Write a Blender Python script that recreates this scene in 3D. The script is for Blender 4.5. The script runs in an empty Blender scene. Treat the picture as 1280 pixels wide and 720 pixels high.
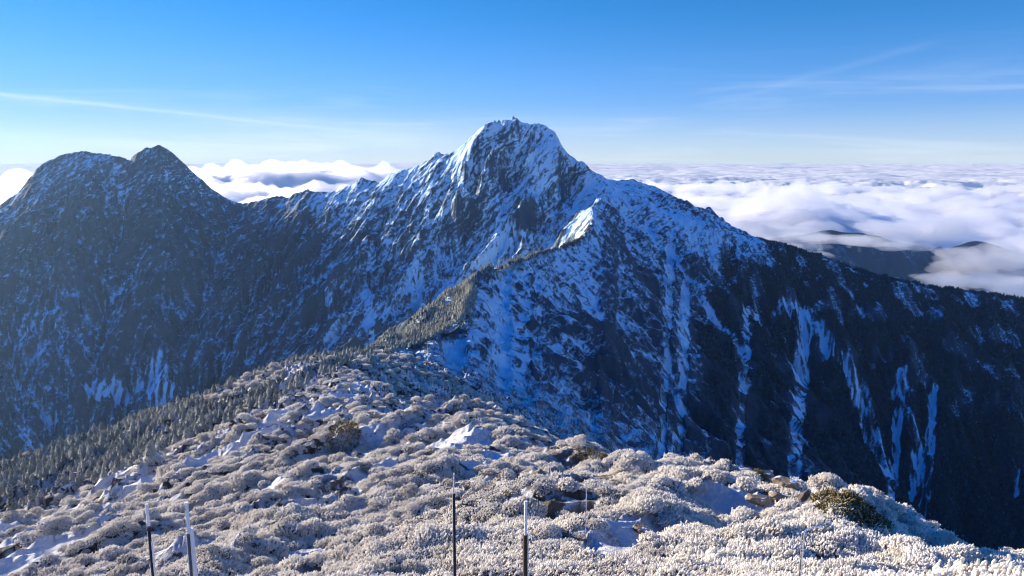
import bpy, math, random, time
import numpy as np
from mathutils import Vector
T0 = time.time()
rng = np.random.default_rng(7)
random.seed(7)
C = bpy.context.scene.collection

# ------------------------------------------------------------------ camera frame (the photograph: 1280x720)
F = 914.0
TH = math.atan(163.0 / F)
CT, ST = math.cos(TH), math.sin(TH)

def ray(px, py):
    u = (px - 640.0) / F
    v = (360.0 - py) / F
    return np.array([u, CT + v * ST, -ST + v * CT])

def P(px, py, D):
    """world point seen in that direction at horizontal distance D"""
    d = ray(px, py)
    return d * (D / math.hypot(d[0], d[1]))

# ------------------------------------------------------------------ noise
def _hash(ix, iy, s):
    ix = ix.astype(np.uint32); iy = iy.astype(np.uint32)
    h = ix * np.uint32(374761393) + iy * np.uint32(668265263) + np.uint32((s * 2246822519) & 0xffffffff)
    h = (h ^ (h >> np.uint32(13))) * np.uint32(1274126177)
    h = h ^ (h >> np.uint32(16))
    return h

def h2(ix, iy, s):
    h = _hash(ix, iy, s)
    a = (h & np.uint32(0xffff)).astype(np.float32) / 65535.0
    b = (h >> np.uint32(16)).astype(np.float32) / 65535.0
    return a, b

def vnoise(x, y, s=0):
    """gradient noise, about -1..1"""
    x = np.asarray(x, dtype=np.float64); y = np.asarray(y, dtype=np.float64)
    ix = np.floor(x).astype(np.int64); iy = np.floor(y).astype(np.int64)
    fx = (x - ix).astype(np.float32); fy = (y - iy).astype(np.float32)
    ux = fx * fx * fx * (fx * (fx * 6 - 15) + 10); uy = fy * fy * fy * (fy * (fy * 6 - 15) + 10)
    def g(dx, dy):
        a, _ = h2(ix + dx, iy + dy, s)
        a = a * (2 * np.pi)
        return np.cos(a) * (fx - dx) + np.sin(a) * (fy - dy)
    n00, n10, n01, n11 = g(0, 0), g(1, 0), g(0, 1), g(1, 1)
    return ((n00 * (1 - ux) + n10 * ux) * (1 - uy) + (n01 * (1 - ux) + n11 * ux) * uy) * 1.5

def fbm(x, y, o=5, s=0, gain=0.5, lac=2.03):
    r = 0; a = 1.0; t = 0
    for k in range(o):
        r = r + a * vnoise(x, y, s + k * 17); t += a
        a *= gain; x = np.asarray(x) * lac + 13.7; y = np.asarray(y) * lac - 7.1
    return r / t

def ridged(x, y, o=5, s=0, gain=0.5):
    r = 0; a = 1.0; t = 0
    for k in range(o):
        n = 1 - np.abs(vnoise(x, y, s + k * 19)) * 1.6
        r = r + a * n * n; t += a
        a *= gain; x = np.asarray(x) * 2.07 + 5.3; y = np.asarray(y) * 2.07 + 9.2
    return r / t

def sstep(a, b, x):
    t = np.clip((np.asarray(x) - a) / (b - a), 0, 1)
    return t * t * (3 - 2 * t)

def gully(x, y, dx, dy, s):
    """stripes that run along the local fall line; (dx,dy) is across it"""
    ix = np.floor(x).astype(np.int64); iy = np.floor(y).astype(np.int64)
    fx = (x - ix).astype(np.float32); fy = (y - iy).astype(np.float32)
    H = 0; GX = 0; GY = 0; W = 0
    for i in (-1, 0, 1, 2):
        for j in (-1, 0, 1, 2):
            a, b = h2(ix - i, iy - j, s)
            px = fx + i - a * 0.5 - 0.25; py = fy + j - b * 0.5 - 0.25
            w = np.exp(-2 * (px * px + py * py))
            m = 2 * np.pi * (px * dx + py * dy)
            H = H + np.cos(m) * w
            sn = -np.sin(m) * w
            GX = GX + sn * dx; GY = GY + sn * dy; W = W + w
    return H / W, GX / W, GY / W

def erode(x, y, gx, gy, lam, amp, octs, s=0):
    """returns the height offset in metres, and the same in -1..1 for colouring"""
    h = 0; n = 0; tot = 0
    ax = gx.copy(); ay = gy.copy()
    f = 1.0 / lam; a = 1.0
    for k in range(octs):
        L = np.sqrt(ax * ax + ay * ay) + 1e-6
        q = np.minimum(1.0, L / 0.35) / L
        dx = -ay * q; dy = ax * q
        an = math.radians(27 + 41 * k + 13 * s); c_, s_ = math.cos(an), math.sin(an)
        hh, d1, d2 = gully((x * c_ - y * s_) * f, (x * s_ + y * c_) * f, dx * c_ - dy * s_, dx * s_ + dy * c_, s + k * 31)
        dgx = d1 * c_ + d2 * s_; dgy = -d1 * s_ + d2 * c_
        h = h + a * hh; tot += a
        ax = ax + dgx * a * 0.55; ay = ay + dgy * a * 0.55
        f *= 1.95; a *= 0.52
    return h / tot * amp, h / tot

# ------------------------------------------------------------------ the mountains: ridge lines and valley lines
# each entry (px, py, horizontal distance) or a world point ('w', x, y, z)
def line(pts, step=8.0):
    W = [np.array(p[1:], float) if p[0] == 'w' else P(*p) for p in pts]
    out = []
    for a, b in zip(W[:-1], W[1:]):
        n = max(1, int(np.hypot(*(b - a)[:2]) / step))
        for k in range(n):
            out.append(a + (b - a) * k / n)
    out.append(W[-1])
    return np.array(out)

SKY_LEFT = [('w', -2600, 1500, -420), (-150, 330, 2500), (0, 257, 2450), (22, 242, 2450), (36, 222, 2450), (52, 203, 2450), (80, 192, 2450), (100, 188.5, 2450),
            (122, 191, 2450), (140, 193, 2430), (158, 198, 2420), (168, 196, 2400), (176, 187, 2400), (188, 182, 2400), (205, 181, 2400), (215, 186, 2400),
            (230, 203, 2380), (245, 218, 2370), (262, 232, 2360), (280, 246, 2350), (296, 254, 2340), (306, 257, 2330), (320, 251, 2310), (345, 246, 2290), (358, 248, 2280), (370, 241, 2260),
            (384, 239, 2250), (396, 243, 2240), (412, 241, 2230), (424, 238, 2210), (440, 232, 2200), (450, 223, 2180), (460, 226, 2170), (472, 231, 2150), (490, 215, 2130),
            (505, 212, 2120), (520, 206, 2110), (536, 200, 2100), (548, 187, 2090), (555, 194, 2085), (566, 196, 2075), (574, 186, 2060), (586, 172, 2040), (598, 160, 2020),
            (606, 154, 2015), (614, 150, 2010), (628, 151, 2005), (636, 148, 2000), (645, 146, 2000), (654, 151, 1990), (664, 154, 1985), (677, 151.5, 1980), (688, 158, 1970),
            (698, 170, 1960), (703, 188, 1950), (714, 194, 1945), (724, 197, 1940), (738, 210, 1930), (750, 219, 1920), (757, 226, 1910)]
SKY_RIGHT = [(757, 226, 1910), (767, 231, 1950), (776, 228, 2050), (790, 227, 2100), (802, 228, 2140), (816, 233, 2160), (834, 242, 2180), (854, 252, 2200), (868, 262, 2210),
             (880, 274, 2220), (905, 292, 2250), (950, 312, 2300), (1000, 330, 2350)]
FRONT_RIGHT = [(757, 226, 1910), (766, 240, 1870), (790, 256, 1860), (820, 266, 1880), (850, 272, 1900), (885, 280, 1920), (910, 289, 1930), (935, 300, 1940), (960, 303, 1950), (990, 308, 1960), (1020, 318, 1960),
               (1045, 330, 1960), (1070, 345, 1960), (1095, 350, 1970), (1120, 351, 1980), (1150, 357, 2000), (1180, 361, 2030), (1215, 365, 2060), (1250, 370, 2090), (1280, 374, 2110),
               (1400, 392, 2250), ('w', 2300, 1700, -620)]
CREST = [(757, 226, 1910), (752, 238, 1840), (745, 253, 1700), (738, 282, 1480), (725, 300, 1380), (702, 312, 1250), (685, 315, 1160), (660, 323, 1060), (620, 331, 950), (592, 345, 830),
         (590, 362, 770), (590, 382, 700), (587, 400, 650), (582, 414, 620), (550, 428, 570), (524, 436, 530), (497, 441, 490), (467, 438, 420), (441, 450, 330), (448, 470, 260), (456, 487, 210), (466, 505, 172)]
CREST_L = [(752, 262, 1860), (690, 300, 1640), (695, 345, 1500), (655, 365, 1380), (615, 385, 1280), (565, 415, 1120)]
VALLEY_L = [('w', -1500, 250, -980), ('w', -1150, 650, -880), ('w', -800, 950, -780), ('w', -500, 1130, -640), (420, 470, 1350), (520, 412, 1480), (600, 366, 1600), (680, 330, 1660), (715, 304, 1720), (730, 278, 1770)]
FOOT_L = [(-300, 600, 1500), (-100, 590, 1580), (60, 585, 1640), (200, 540, 1640), (330, 500, 1620)]
VALLEY_R = [('w', 1000, -300, -900), ('w', 950, 300, -860), ('w', 880, 800, -780), (1140, 640, 1560), (1060, 520, 1660), (985, 420, 1740), (900, 350, 1790), (830, 300, 1820), (790, 275, 1830)]
VALLEY_R2 = [(1140, 640, 1560), (1160, 560, 1660), (1180, 470, 1800), (1170, 400, 1930)]
SPURS = [
    [(743, 255, 1700), (722, 269, 1650), (703, 283, 1600)],
    # rock ribs and bowls of the main peak
    [(645, 146, 2000), (629, 163, 1955), (614, 184, 1915), (600, 204, 1885), (586, 222, 1860), (572, 240, 1845)],
    [(677, 151.5, 1985), (665, 170, 1935), (655, 190, 1910)],
    [(688, 158, 1970), (700, 178, 1920), (701, 205, 1875), (690, 228, 1845), (670, 248, 1815), (648, 262, 1795), (634, 270, 1785)],
    [(606, 154, 2015), (590, 176, 1975), (574, 196, 1950)],
    [(548, 187, 2090), (530, 230, 2010), (505, 290, 1890), (480, 350, 1760)],
    [(450, 223, 2180), (440, 270, 2060), (400, 340, 1900), (340, 420, 1740)],
    [(384, 239, 2250), (360, 300, 2100), (300, 380, 1920), (240, 460, 1750)],
    [(205, 181, 2400), (200, 240, 2280), (215, 330, 2050), (190, 420, 1850)],
    [(100, 188.5, 2450), (95, 260, 2300), (80, 360, 2050), (50, 460, 1850)],
    # ribs on the shaded right flank of the crest
    [(745, 253, 1700), (790, 320, 1620), (850, 400, 1520), (930, 490, 1430), (1010, 570, 1380)],
    [(685, 315, 1160), (740, 400, 1090), (810, 490, 1020), (900, 590, 960)],
    [(960, 303, 1950), (1000, 370, 1840), (1060, 450, 1720)],
    [(1095, 350, 1970), (1110, 420, 1850), (1120, 500, 1720)],
    [(1230, 367, 2075), (1225, 450, 1900), (1240, 560, 1720), (1290, 680, 1560)],
]
BOWLS = [
    [(637, 190, 1975), (634, 208, 1965), (624, 232, 1950), (606, 258, 1915), (590, 290, 1860), (560, 350, 1730)],
    [(600, 188, 1985), (588, 204, 1972), (578, 218, 1960), (560, 240, 1935)],
    [(674, 190, 1965), (670, 208, 1948), (652, 230, 1925), (628, 252, 1895)],
    [(716, 205, 1950), (716, 240, 1925), (700, 275, 1870), (660, 300, 1780)],
    [(300, 265, 2330), (270, 330, 2120), (230, 420, 1880), (190, 480, 1740)],
    [(160, 205, 2420), (150, 280, 2250), (130, 380, 2020), (110, 480, 1800)],
]
BACK = [[('w', -3200, 2600, -900), ('w', -1500, 3200, -800), ('w', -200, 3000, -700), ('w', 900, 2900, -760), ('w', 2200, 2900, -900)],
        [('w', -3300, 4300, -1150), ('w', 0, 4300, -1150), ('w', 3300, 4300, -1150)],
        [('w', -3300, -600, -1150), ('w', -3300, 4300, -1150)], [('w', 3300, -600, -1150), ('w', 3300, 4300, -1150)],
        [('w', -3300, -600, -1150), ('w', -1500, -600, -1000), ('w', 0, -600, -420), ('w', 1000, -600, -900), ('w', 3300, -600, -1150)]]
# the slope below the summit the photographer stands on
FORE = [(640, 720, 18), (640, 690, 22), (640, 650, 31), (640, 600, 49), (640, 560, 72), (640, 530, 98), (580, 487, 135), (540, 493, 132), (500, 500, 140),
        (720, 548, 88), (760, 568, 76), (812, 577, 70), (850, 572, 72), (925, 571, 66), (957, 570, 62), (977, 577, 60), (1000, 596, 55), (1030, 606, 50), (1058, 608, 47),
        (1082, 620, 43), (1100, 638, 39), (1122, 655, 34), (1145, 672, 29), (1180, 688, 21), (1230, 700, 17), (1280, 705, 14.5), (1180, 720, 15), (1040, 700, 21), (1280, 730, 12),
        (900, 720, 18), (900, 650, 32), (900, 610, 48), (780, 640, 34), (780, 600, 50), (1000, 650, 32),
        (500, 720, 21), (500, 650, 41), (500, 600, 64), (500, 550, 96), (430, 530, 140), (400, 500, 195), (420, 470, 270), 
        (350, 720, 27), (350, 650, 56), (350, 600, 88), (350, 560, 130), (350, 530, 180), (350, 505, 260),
        (200, 720, 38), (200, 670, 70), (200, 630, 105), (200, 600, 145), (200, 570, 195), (260, 545, 230), 
        (80, 720, 62), (100, 680, 84), (100, 640, 135), (60, 625, 200), (0, 650, 205), (-100, 720, 120), (-100, 660, 240), (62, 650, 132), (45, 680, 104), (25, 712, 80), (12, 690, 165), (0, 715, 150), (0, 665, 205),
        (0, 590, 380), (56, 561, 400), (110, 545, 410), (150, 531, 420), (202, 510, 425), (262, 508, 420), (326, 493, 440), (375, 471, 470), (430, 448, 490), (460, 433, 520), (-150, 620, 390),
        (485, 418, 600), (525, 383, 700), (560, 358, 780)]
FORE_W = [(0, 3, -2.0), (0, -8, -1.9), (12, -3, -4.5), (-12, -3, -4.5), (0, 9, -7.6), (-9, 7, -7.8), (8, 7, -7.6), (0, 13, -9.4), (-8, 12, -9.6), (14, 4, -10), (-18, 5, -9), (0, -60, -28), (40, -30, -26), (-40, -30, -24), (22, 8, -13), (34, 14, -23),
          (45, 27, -33), (52, 36, -40), (58, 52, -50), (70, 20, -56), (60, 72, -60), (50, 90, -62), (30, 110, -62), (110, 60, -96), (10, 150, -70), (-10, 165, -68), (70, 130, -100), (30, 200, -112), (0, 240, -118),
          (-20, 300, -128), (100, 200, -152), (150, 120, -150), (60, 350, -190), (-75, -10, -48), (-140, 20, -92), (-120, 66, -62), (-155, 150, -58), (-170, 110, -60)]  # last three points: unseen mound at left, added to shade the hollow

def all_lines():
    L = [line(x) for x in (SKY_LEFT, SKY_RIGHT, FRONT_RIGHT, CREST, CREST_L, VALLEY_L, FOOT_L, VALLEY_R, VALLEY_R2)]
    L += [line(x) for x in SPURS + BOWLS + BACK]
    return L

GX0, GX1, GY0, GY1 = -3300.0, 3300.0, -600.0, 4300.0
CELL = 10.0
NX = int((GX1 - GX0) / CELL) + 1
NY = int((GY1 - GY0) / CELL) + 1

fore_pts = np.array([P(p[0], p[1] + (380.0 / p[2] + (20 if p[0] > 1090 else (8 if p[0] > 1040 else 0)) if p[2] < 150 else 0), p[2]) for p in FORE] + [list(map(float, p)) for p in FORE_W])

def solve_base():
    pts = np.concatenate(all_lines() + [fore_pts])
    Z = None
    for lev in (32, 16, 8, 4, 2, 1):
        cell = CELL * lev
        nx = int(round((GX1 - GX0) / cell)) + 1; ny = int(round((GY1 - GY0) / cell)) + 1
        ci = np.clip(np.round((pts[:, 0] - GX0) / cell).astype(int), 0, nx - 1)
        cj = np.clip(np.round((pts[:, 1] - GY0) / cell).astype(int), 0, ny - 1)
        S = np.zeros((ny, nx)); N = np.zeros((ny, nx))
        np.add.at(S, (cj, ci), pts[:, 2]); np.add.at(N, (cj, ci), 1)
        M = N > 0
        V = np.where(M, S / np.maximum(N, 1), 0)
        if Z is None:
            Z = np.full((ny, nx), -600.0)
        else:
            yy = np.linspace(0, Z.shape[0] - 1, ny); xx = np.linspace(0, Z.shape[1] - 1, nx)
            Z = bil(Z, xx[None, :].repeat(ny, 0), yy[:, None].repeat(nx, 1))
        Z[M] = V[M]
        for it in range(400 if lev >= 8 else (160 if lev > 1 else 60)):
            Q = np.pad(Z, 1, mode='edge')
            A = (Q[:-2, 1:-1] + Q[2:, 1:-1] + Q[1:-1, :-2] + Q[1:-1, 2:]) * 0.25
            Z = np.where(M, V, A)
    return Z

def bil(Z, fx, fy):
    ny, nx = Z.shape
    fx = np.clip(fx, 0, nx - 1.001); fy = np.clip(fy, 0, ny - 1.001)
    ix = fx.astype(int); iy = fy.astype(int); tx = fx - ix; ty = fy - iy
    return (Z[iy, ix] * (1 - tx) + Z[iy, ix + 1] * tx) * (1 - ty) + (Z[iy + 1, ix] * (1 - tx) + Z[iy + 1, ix + 1] * tx) * ty

def bspl(Z, fx, fy):
    """smooth (cubic B-spline) reading of the grid, so that its cells never show as facets"""
    ny, nx = Z.shape
    fx = np.clip(fx, 1, nx - 3.001); fy = np.clip(fy, 1, ny - 3.001)
    ix = fx.astype(int); iy = fy.astype(int); t = fx - ix; u = fy - iy
    def w(t): return ((1 - t) ** 3 / 6, (3 * t ** 3 - 6 * t ** 2 + 4) / 6, (-3 * t ** 3 + 3 * t ** 2 + 3 * t + 1) / 6, t ** 3 / 6)
    wx, wy = w(t), w(u); r = 0
    for j in range(4):
        q = 0
        for i in range(4): q = q + Z[iy + j - 1, ix + i - 1] * wx[i]
        r = r + q * wy[j]
    return r

def blur(Z, n):
    for _ in range(n):
        Q = np.pad(Z, 1, mode='edge')
        Z = (Q[:-2, 1:-1] + Q[2:, 1:-1] + Q[1:-1, :-2] + Q[1:-1, 2:] + 4 * Z) / 8
    return Z

BASE = solve_base()
SM = blur(BASE, 12)
SGY, SGX = np.gradient(SM, CELL)
SGY2, SGX2 = np.gradient(blur(BASE, 2), CELL)
# distance to the sharp skyline lines
ridge_pts = np.concatenate([line(x, 20) for x in (SKY_LEFT, SKY_RIGHT, FRONT_RIGHT, CREST)])
gxs = np.linspace(GX0, GX1, NX); gys = np.linspace(GY0, GY1, NY)
RD = np.full((NY, NX), 1e9)
for p in ridge_pts:
    RD = np.minimum(RD, (gxs[None, :] - p[0]) ** 2 + (gys[:, None] - p[1]) ** 2)
RD = np.sqrt(RD)
print('base', time.time() - T0)

# thin-plate surface through the foreground points
def tps_fit(p, lam=0.4):
    c = np.concatenate([CREST_N, p]) if CREST_N is not None else p
    xy = c[:, :2]; n = len(c)
    r2 = ((xy[:, None] - xy[None]) ** 2).sum(-1)
    K = 0.5 * r2 * np.log(r2 + 1e-9)
    A = np.zeros((n + 3, n + 3)); A[:n, :n] = K + np.eye(n) * lam * 100
    A[:n, n] = 1; A[:n, n + 1:] = xy; A[n, :n] = 1; A[n + 1:, :n] = xy.T
    b = np.zeros(n + 3); b[:n] = c[:, 2]
    return xy, np.linalg.solve(A, b)

CREST_N = np.array([P(*p) for p in CREST[-12:]])
_aux = []
for az in range(-170, 180, 14):
    for D in (600, 760):
        x = D * math.sin(math.radians(az)); y = D * math.cos(math.radians(az))
        if y > -500:
            _aux.append((x, y, float(bil(BASE, np.array([(x - GX0) / CELL]), np.array([(y - GY0) / CELL]))[0])))
TX, TW = tps_fit(np.concatenate([fore_pts, np.array(_aux)]), 0.02)

def tps(x, y):
    r = np.full(x.shape, TW[-3]) + TW[-2] * x + TW[-1] * y
    for k in range(len(TX)):
        r2 = (x - TX[k, 0]) ** 2 + (y - TX[k, 1]) ** 2
        r += TW[k] * 0.5 * r2 * np.log(r2 + 1e-9)
    return r

PATCHES = []; CH_L = []
def terrain(x, y, masks=False):
    """height and the masks used for colouring, at world points"""
    shp = x.shape
    x = x.ravel().astype(np.float64); y = y.ravel().astype(np.float64)
    D = np.hypot(x, y)
    fx = (x - GX0) / CELL; fy = (y - GY0) / CELL
    z = bspl(BASE, fx, fy)
    gx = bil(SGX, fx, fy); gy = bil(SGY, fx, fy)
    gx2 = bil(SGX2, fx, fy); gy2 = bil(SGY2, fx, fy)
    rd = bil(RD, fx, fy)
    far = sstep(380, 620, D)
    # big spurs and gullies on the flanks
    e1, n1 = erode(x + 60 * fbm(x / 300, y / 300, 3, 5), y + 60 * fbm(x / 300, y / 300, 3, 9), gx, gy, 170.0, 56.0, 5, 3)
    n3 = erode(x + 4 * fbm(x / 18, y / 18, 2, 25), y + 4 * fbm(x / 18, y / 18, 2, 29), gx2, gy2, 15.0, 1.0, 2, 177)[1] if masks else 0 * x
    e2, n2 = erode(x + 9 * fbm(x / 40, y / 40, 3, 15), y + 9 * fbm(x / 40, y / 40, 3, 19), gx2 + 0.0, gy2, 42.0, 16.0, 3, 77)
    amp = 0.10 + 0.90 * sstep(0, 170, rd)
    slope = np.sqrt(gx2 * gx2 + gy2 * gy2)
    top = np.exp(-((x - 20) ** 2 + (y - 1930) ** 2) / 210.0 ** 2)
    k = far * amp * np.clip(slope / 0.5, 0.2, 1.3) * (1 - 0.65 * top)
    z = z + e1 * k + e2 * far * (0.35 + 0.65 * amp)
    rough = fbm(x / 55, y / 55, 5, 40)
    z = z + far * rough * 9 * (0.35 + 0.65 * amp)
    # tilted rock beds: small steps along a dipping plane
    bed = (z * 0.80 - x * 0.52 + y * 0.12) + 38 * fbm(x / 170, y / 170, 4, 61)
    ph = bed / 22.0
    saw = ph - np.floor(ph)
    step = sstep(0.0, 0.75, saw) - saw
    high = sstep(-420, -120, z) * far
    z = z + step * 9.0 * sstep(-0.35, 0.4, fbm(x / 140, y / 140, 3, 63)) * high * (0.3 + 0.7 * sstep(0, 60, rd))
    near = D < 640
    if near.any():
        zn = tps(x[near], y[near])
        xn, yn, Dn = x[near], y[near], D[near]
        un = xn * 0.80 + yn * 0.60; vn = -xn * 0.60 + yn * 0.80
        amp_n = sstep(10, 45, Dn) * (1 + 1.3 * sstep(60, 220, Dn))
        zn = zn + 2.0 * fbm(un / 40, vn / 22, 4, 90) * sstep(25, 120, Dn) + 4.2 * amp_n * (ridged(un / 30, vn / 13, 4, 401, 0.42) - 0.74) + 0.35 * fbm(xn / 4, yn / 4, 3, 95) * sstep(8, 30, Dn)
        if PATCHES:
            zn = zn - 0.40 * sstep(95, 60, Dn) * np.maximum(patch(xn, yn, PATCHES[0]), patch(xn, yn, PATCHES[1]))
        w = 1 - sstep(430, 630, D[near])
        z[near] = z[near] * (1 - w) + zn * w
    out = dict(z=z, n1=n1, n2=n2, n3=n3, rd=rd, slope=slope, gx=gx2, gy=gy2, saw=saw, rough=rough, far=far, D=D)
    return {k_: v.reshape(shp) for k_, v in out.items()}

# ------------------------------------------------------------------ object helpers
def new_obj(name, me, mat=None, parent=None):
    o = bpy.data.objects.new(name, me); C.objects.link(o)
    if mat is not None and me is not None: me.materials.append(mat)
    if parent is not None: o.parent = parent
    return o

def mesh_np(name, verts, faces, smooth=True):
    """verts (n,3); faces (m,3) or (m,4)"""
    verts = np.asarray(verts, np.float32); faces = np.asarray(faces, np.int32)
    me = bpy.data.meshes.new(name)
    n, m, k = len(verts), len(faces), faces.shape[1]
    me.vertices.add(n); me.vertices.foreach_set('co', verts.ravel())
    me.loops.add(m * k); me.loops.foreach_set('vertex_index', faces.ravel())
    me.polygons.add(m); me.polygons.foreach_set('loop_start', np.arange(0, m * k, k, dtype=np.int32))
    me.polygons.foreach_set('use_smooth', np.full(m, smooth))
    me.update(calc_edges=True); me.validate()
    return me

def attr(me, name, vals):
    a = me.attributes.new(name, 'FLOAT', 'POINT')
    a.data.foreach_set('value', np.ascontiguousarray(vals, np.float32).ravel())

def tag(o, label=None, cat=None, group=None, kind=None):
    if label: o['label'] = label
    if cat: o['category'] = cat
    if group: o['group'] = group
    if kind: o['kind'] = kind
    return o

class NT:
    """tiny node-tree helper"""
    def __init__(self, tree): self.t = tree; self.n = tree.nodes; self.l = tree.links
    def new(self, typ, **kw):
        n = self.n.new(typ)
        for k, v in kw.items(): setattr(n, k, v)
        return n
    def set(self, sock, v):
        if hasattr(v, 'is_output') or isinstance(v, bpy.types.NodeSocket): self.l.new(v, sock)
        else: sock.default_value = v
    def math(self, op, a, b=None, clamp=False):
        n = self.new('ShaderNodeMath', operation=op, use_clamp=clamp)
        self.set(n.inputs[0], a)
        if b is not None: self.set(n.inputs[1], b)
        return n.outputs[0]
    def noise(self, vec, scale, detail=4, rough=0.55, dist=0.0):
        n = self.new('ShaderNodeTexNoise'); self.set(n.inputs['Vector'], vec)
        n.inputs['Scale'].default_value = scale; n.inputs['Detail'].default_value = detail
        n.inputs['Roughness'].default_value = rough; n.inputs['Distortion'].default_value = dist
        return n.outputs['Fac']
    def ramp(self, v, a, b, lo=0.0, hi=1.0):
        n = self.new('ShaderNodeMapRange', interpolation_type='SMOOTHSTEP')
        self.set(n.inputs['Value'], v); self.set(n.inputs['From Min'], a); self.set(n.inputs['From Max'], b)
        n.inputs['To Min'].default_value = lo; n.inputs['To Max'].default_value = hi
        return n.outputs['Result']
    def mix(self, f, a, b):
        n = self.new('ShaderNodeMix', data_type='RGBA'); self.set(n.inputs['Factor'], f)
        self.set(n.inputs['A'], a); self.set(n.inputs['B'], b)
        return n.outputs['Result']
    def attr(self, name):
        return self.new('ShaderNodeAttribute', attribute_name=name).outputs['Fac']

def material(name):
    m = bpy.data.materials.new(name); m.use_nodes = True
    nt = NT(m.node_tree); nt.n.clear()
    out = nt.new('ShaderNodeOutputMaterial')
    b = nt.new('ShaderNodeBsdfPrincipled')
    nt.l.new(b.outputs[0], out.inputs['Surface'])
    b.inputs['Roughness'].default_value = 0.85
    b.inputs['Specular IOR Level'].default_value = 0.15
    return m, nt, b, out

# ------------------------------------------------------------------ terrain mesh (rings round the summit)
def build_terrain(q=1.0):
    az = np.concatenate([np.arange(-180, -52, 1.5), np.arange(-52, -39, 0.3), np.arange(-39, 39, 0.066 * q), np.arange(39, 52, 0.3), np.arange(52, 180, 1.5)])
    az = np.radians(az)
    rr = [2.0]
    while rr[-1] < 4200:
        r = rr[-1]
        if r < 400: s = max(0.35, r * 0.009)
        elif r < 1450: s = 4.6
        elif r < 2250: s = 3.6
        elif r < 2600: s = 4.5
        else: s = 18
        rr.append(r + s * q)
    rr = np.array(rr)
    A, R = np.meshgrid(az, rr)
    x = R * np.sin(A); y = R * np.cos(A)
    # keep inside the solved square
    x = np.clip(x, GX0 + 5, GX1 - 5); y = np.clip(y, GY0 + 5, GY1 - 5)
    T = terrain(x, y, True)
    n, m = x.shape
    CH_L.extend(lay(CHUTES)); chute = strips_mask(x, y, CH_L, 601) * T['far']; cliff = strips_mask(x, y, lay(CLIFFS), 611) * T['far']
    T['z'] = T['z'] + 26.0 * strips_mask(x, y, lay(RIBS), 621, True) * sstep(20, 75, T['rd'])
    T['z'] = T['z'] - 6.5 * chute * (1 - sstep(-150, 0, T['z']) * 0.6) + 5.0 * cliff * T['far']
    ragged = np.clip(0.85 - 0.5 * T['n3'] - 0.35 * T['n2'], 0.3, 1.25)
    V = np.stack([x.ravel(), y.ravel(), T['z'].ravel()], 1)
    i = np.arange(n * m).reshape(n, m)
    nxt = np.roll(i, -1, axis=1)
    Fc = np.stack([i[:-1].ravel(), nxt[:-1].ravel(), nxt[1:].ravel(), i[1:].ravel()], 1)
    # cap under the photographer's feet
    V = np.concatenate([V, [[0, 0, float(terrain(np.array([0.01]), np.array([0.01]))['z'][0])]]])
    me = mesh_np('mountain_terrain', V, Fc, smooth=False)
    for k in ('n1', 'n2', 'rd', 'saw', 'rough'):
        attr(me, k, np.append(T[k].ravel(), 0))
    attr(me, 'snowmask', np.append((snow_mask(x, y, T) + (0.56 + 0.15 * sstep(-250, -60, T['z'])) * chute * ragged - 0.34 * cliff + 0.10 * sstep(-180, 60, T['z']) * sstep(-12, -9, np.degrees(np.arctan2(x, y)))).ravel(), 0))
    attr(me, 'wood', np.append((wood_mask(x, y, T) * (1 - chute * np.clip(ragged, 0, 1))).ravel(), 0))
    attr(me, 'chute', np.append(chute.ravel(), 0)); attr(me, 'high', np.append((sstep(-380, -150, T['z']) * T['far']).ravel(), 0))
    attr(me, 'near', np.append((1 - T['far']).ravel(), 1))
    attr(me, 'drift', np.append(np.where(T['D'] < 420, patch(x, y, open_snow), 0).ravel(), 0))
    attr(me, 'soil', np.append(np.where(T['D'] < 420, patch(x, y, open_soil), 0).ravel(), 0))
    return me

def seg_dist(x, y, pts, wid):
    """1 on a polyline of world points, falling to 0 at its width (metres)"""
    best = np.zeros(x.shape, np.float32)
    for (a, wa), (b, wb) in zip(zip(pts[:-1], wid[:-1]), zip(pts[1:], wid[1:])):
        ax, ay = a[0], a[1]; bx, by = b[0], b[1]
        dx, dy = bx - ax, by - ay; L = dx * dx + dy * dy + 1e-6
        t = np.clip(((x - ax) * dx + (y - ay) * dy) / L, 0, 1)
        d = np.hypot(x - ax - t * dx, y - ay - t * dy)
        w = wa + (wb - wa) * t
        best = np.maximum(best, 1 - d / w)
    return np.clip(best, 0, 1)

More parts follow.
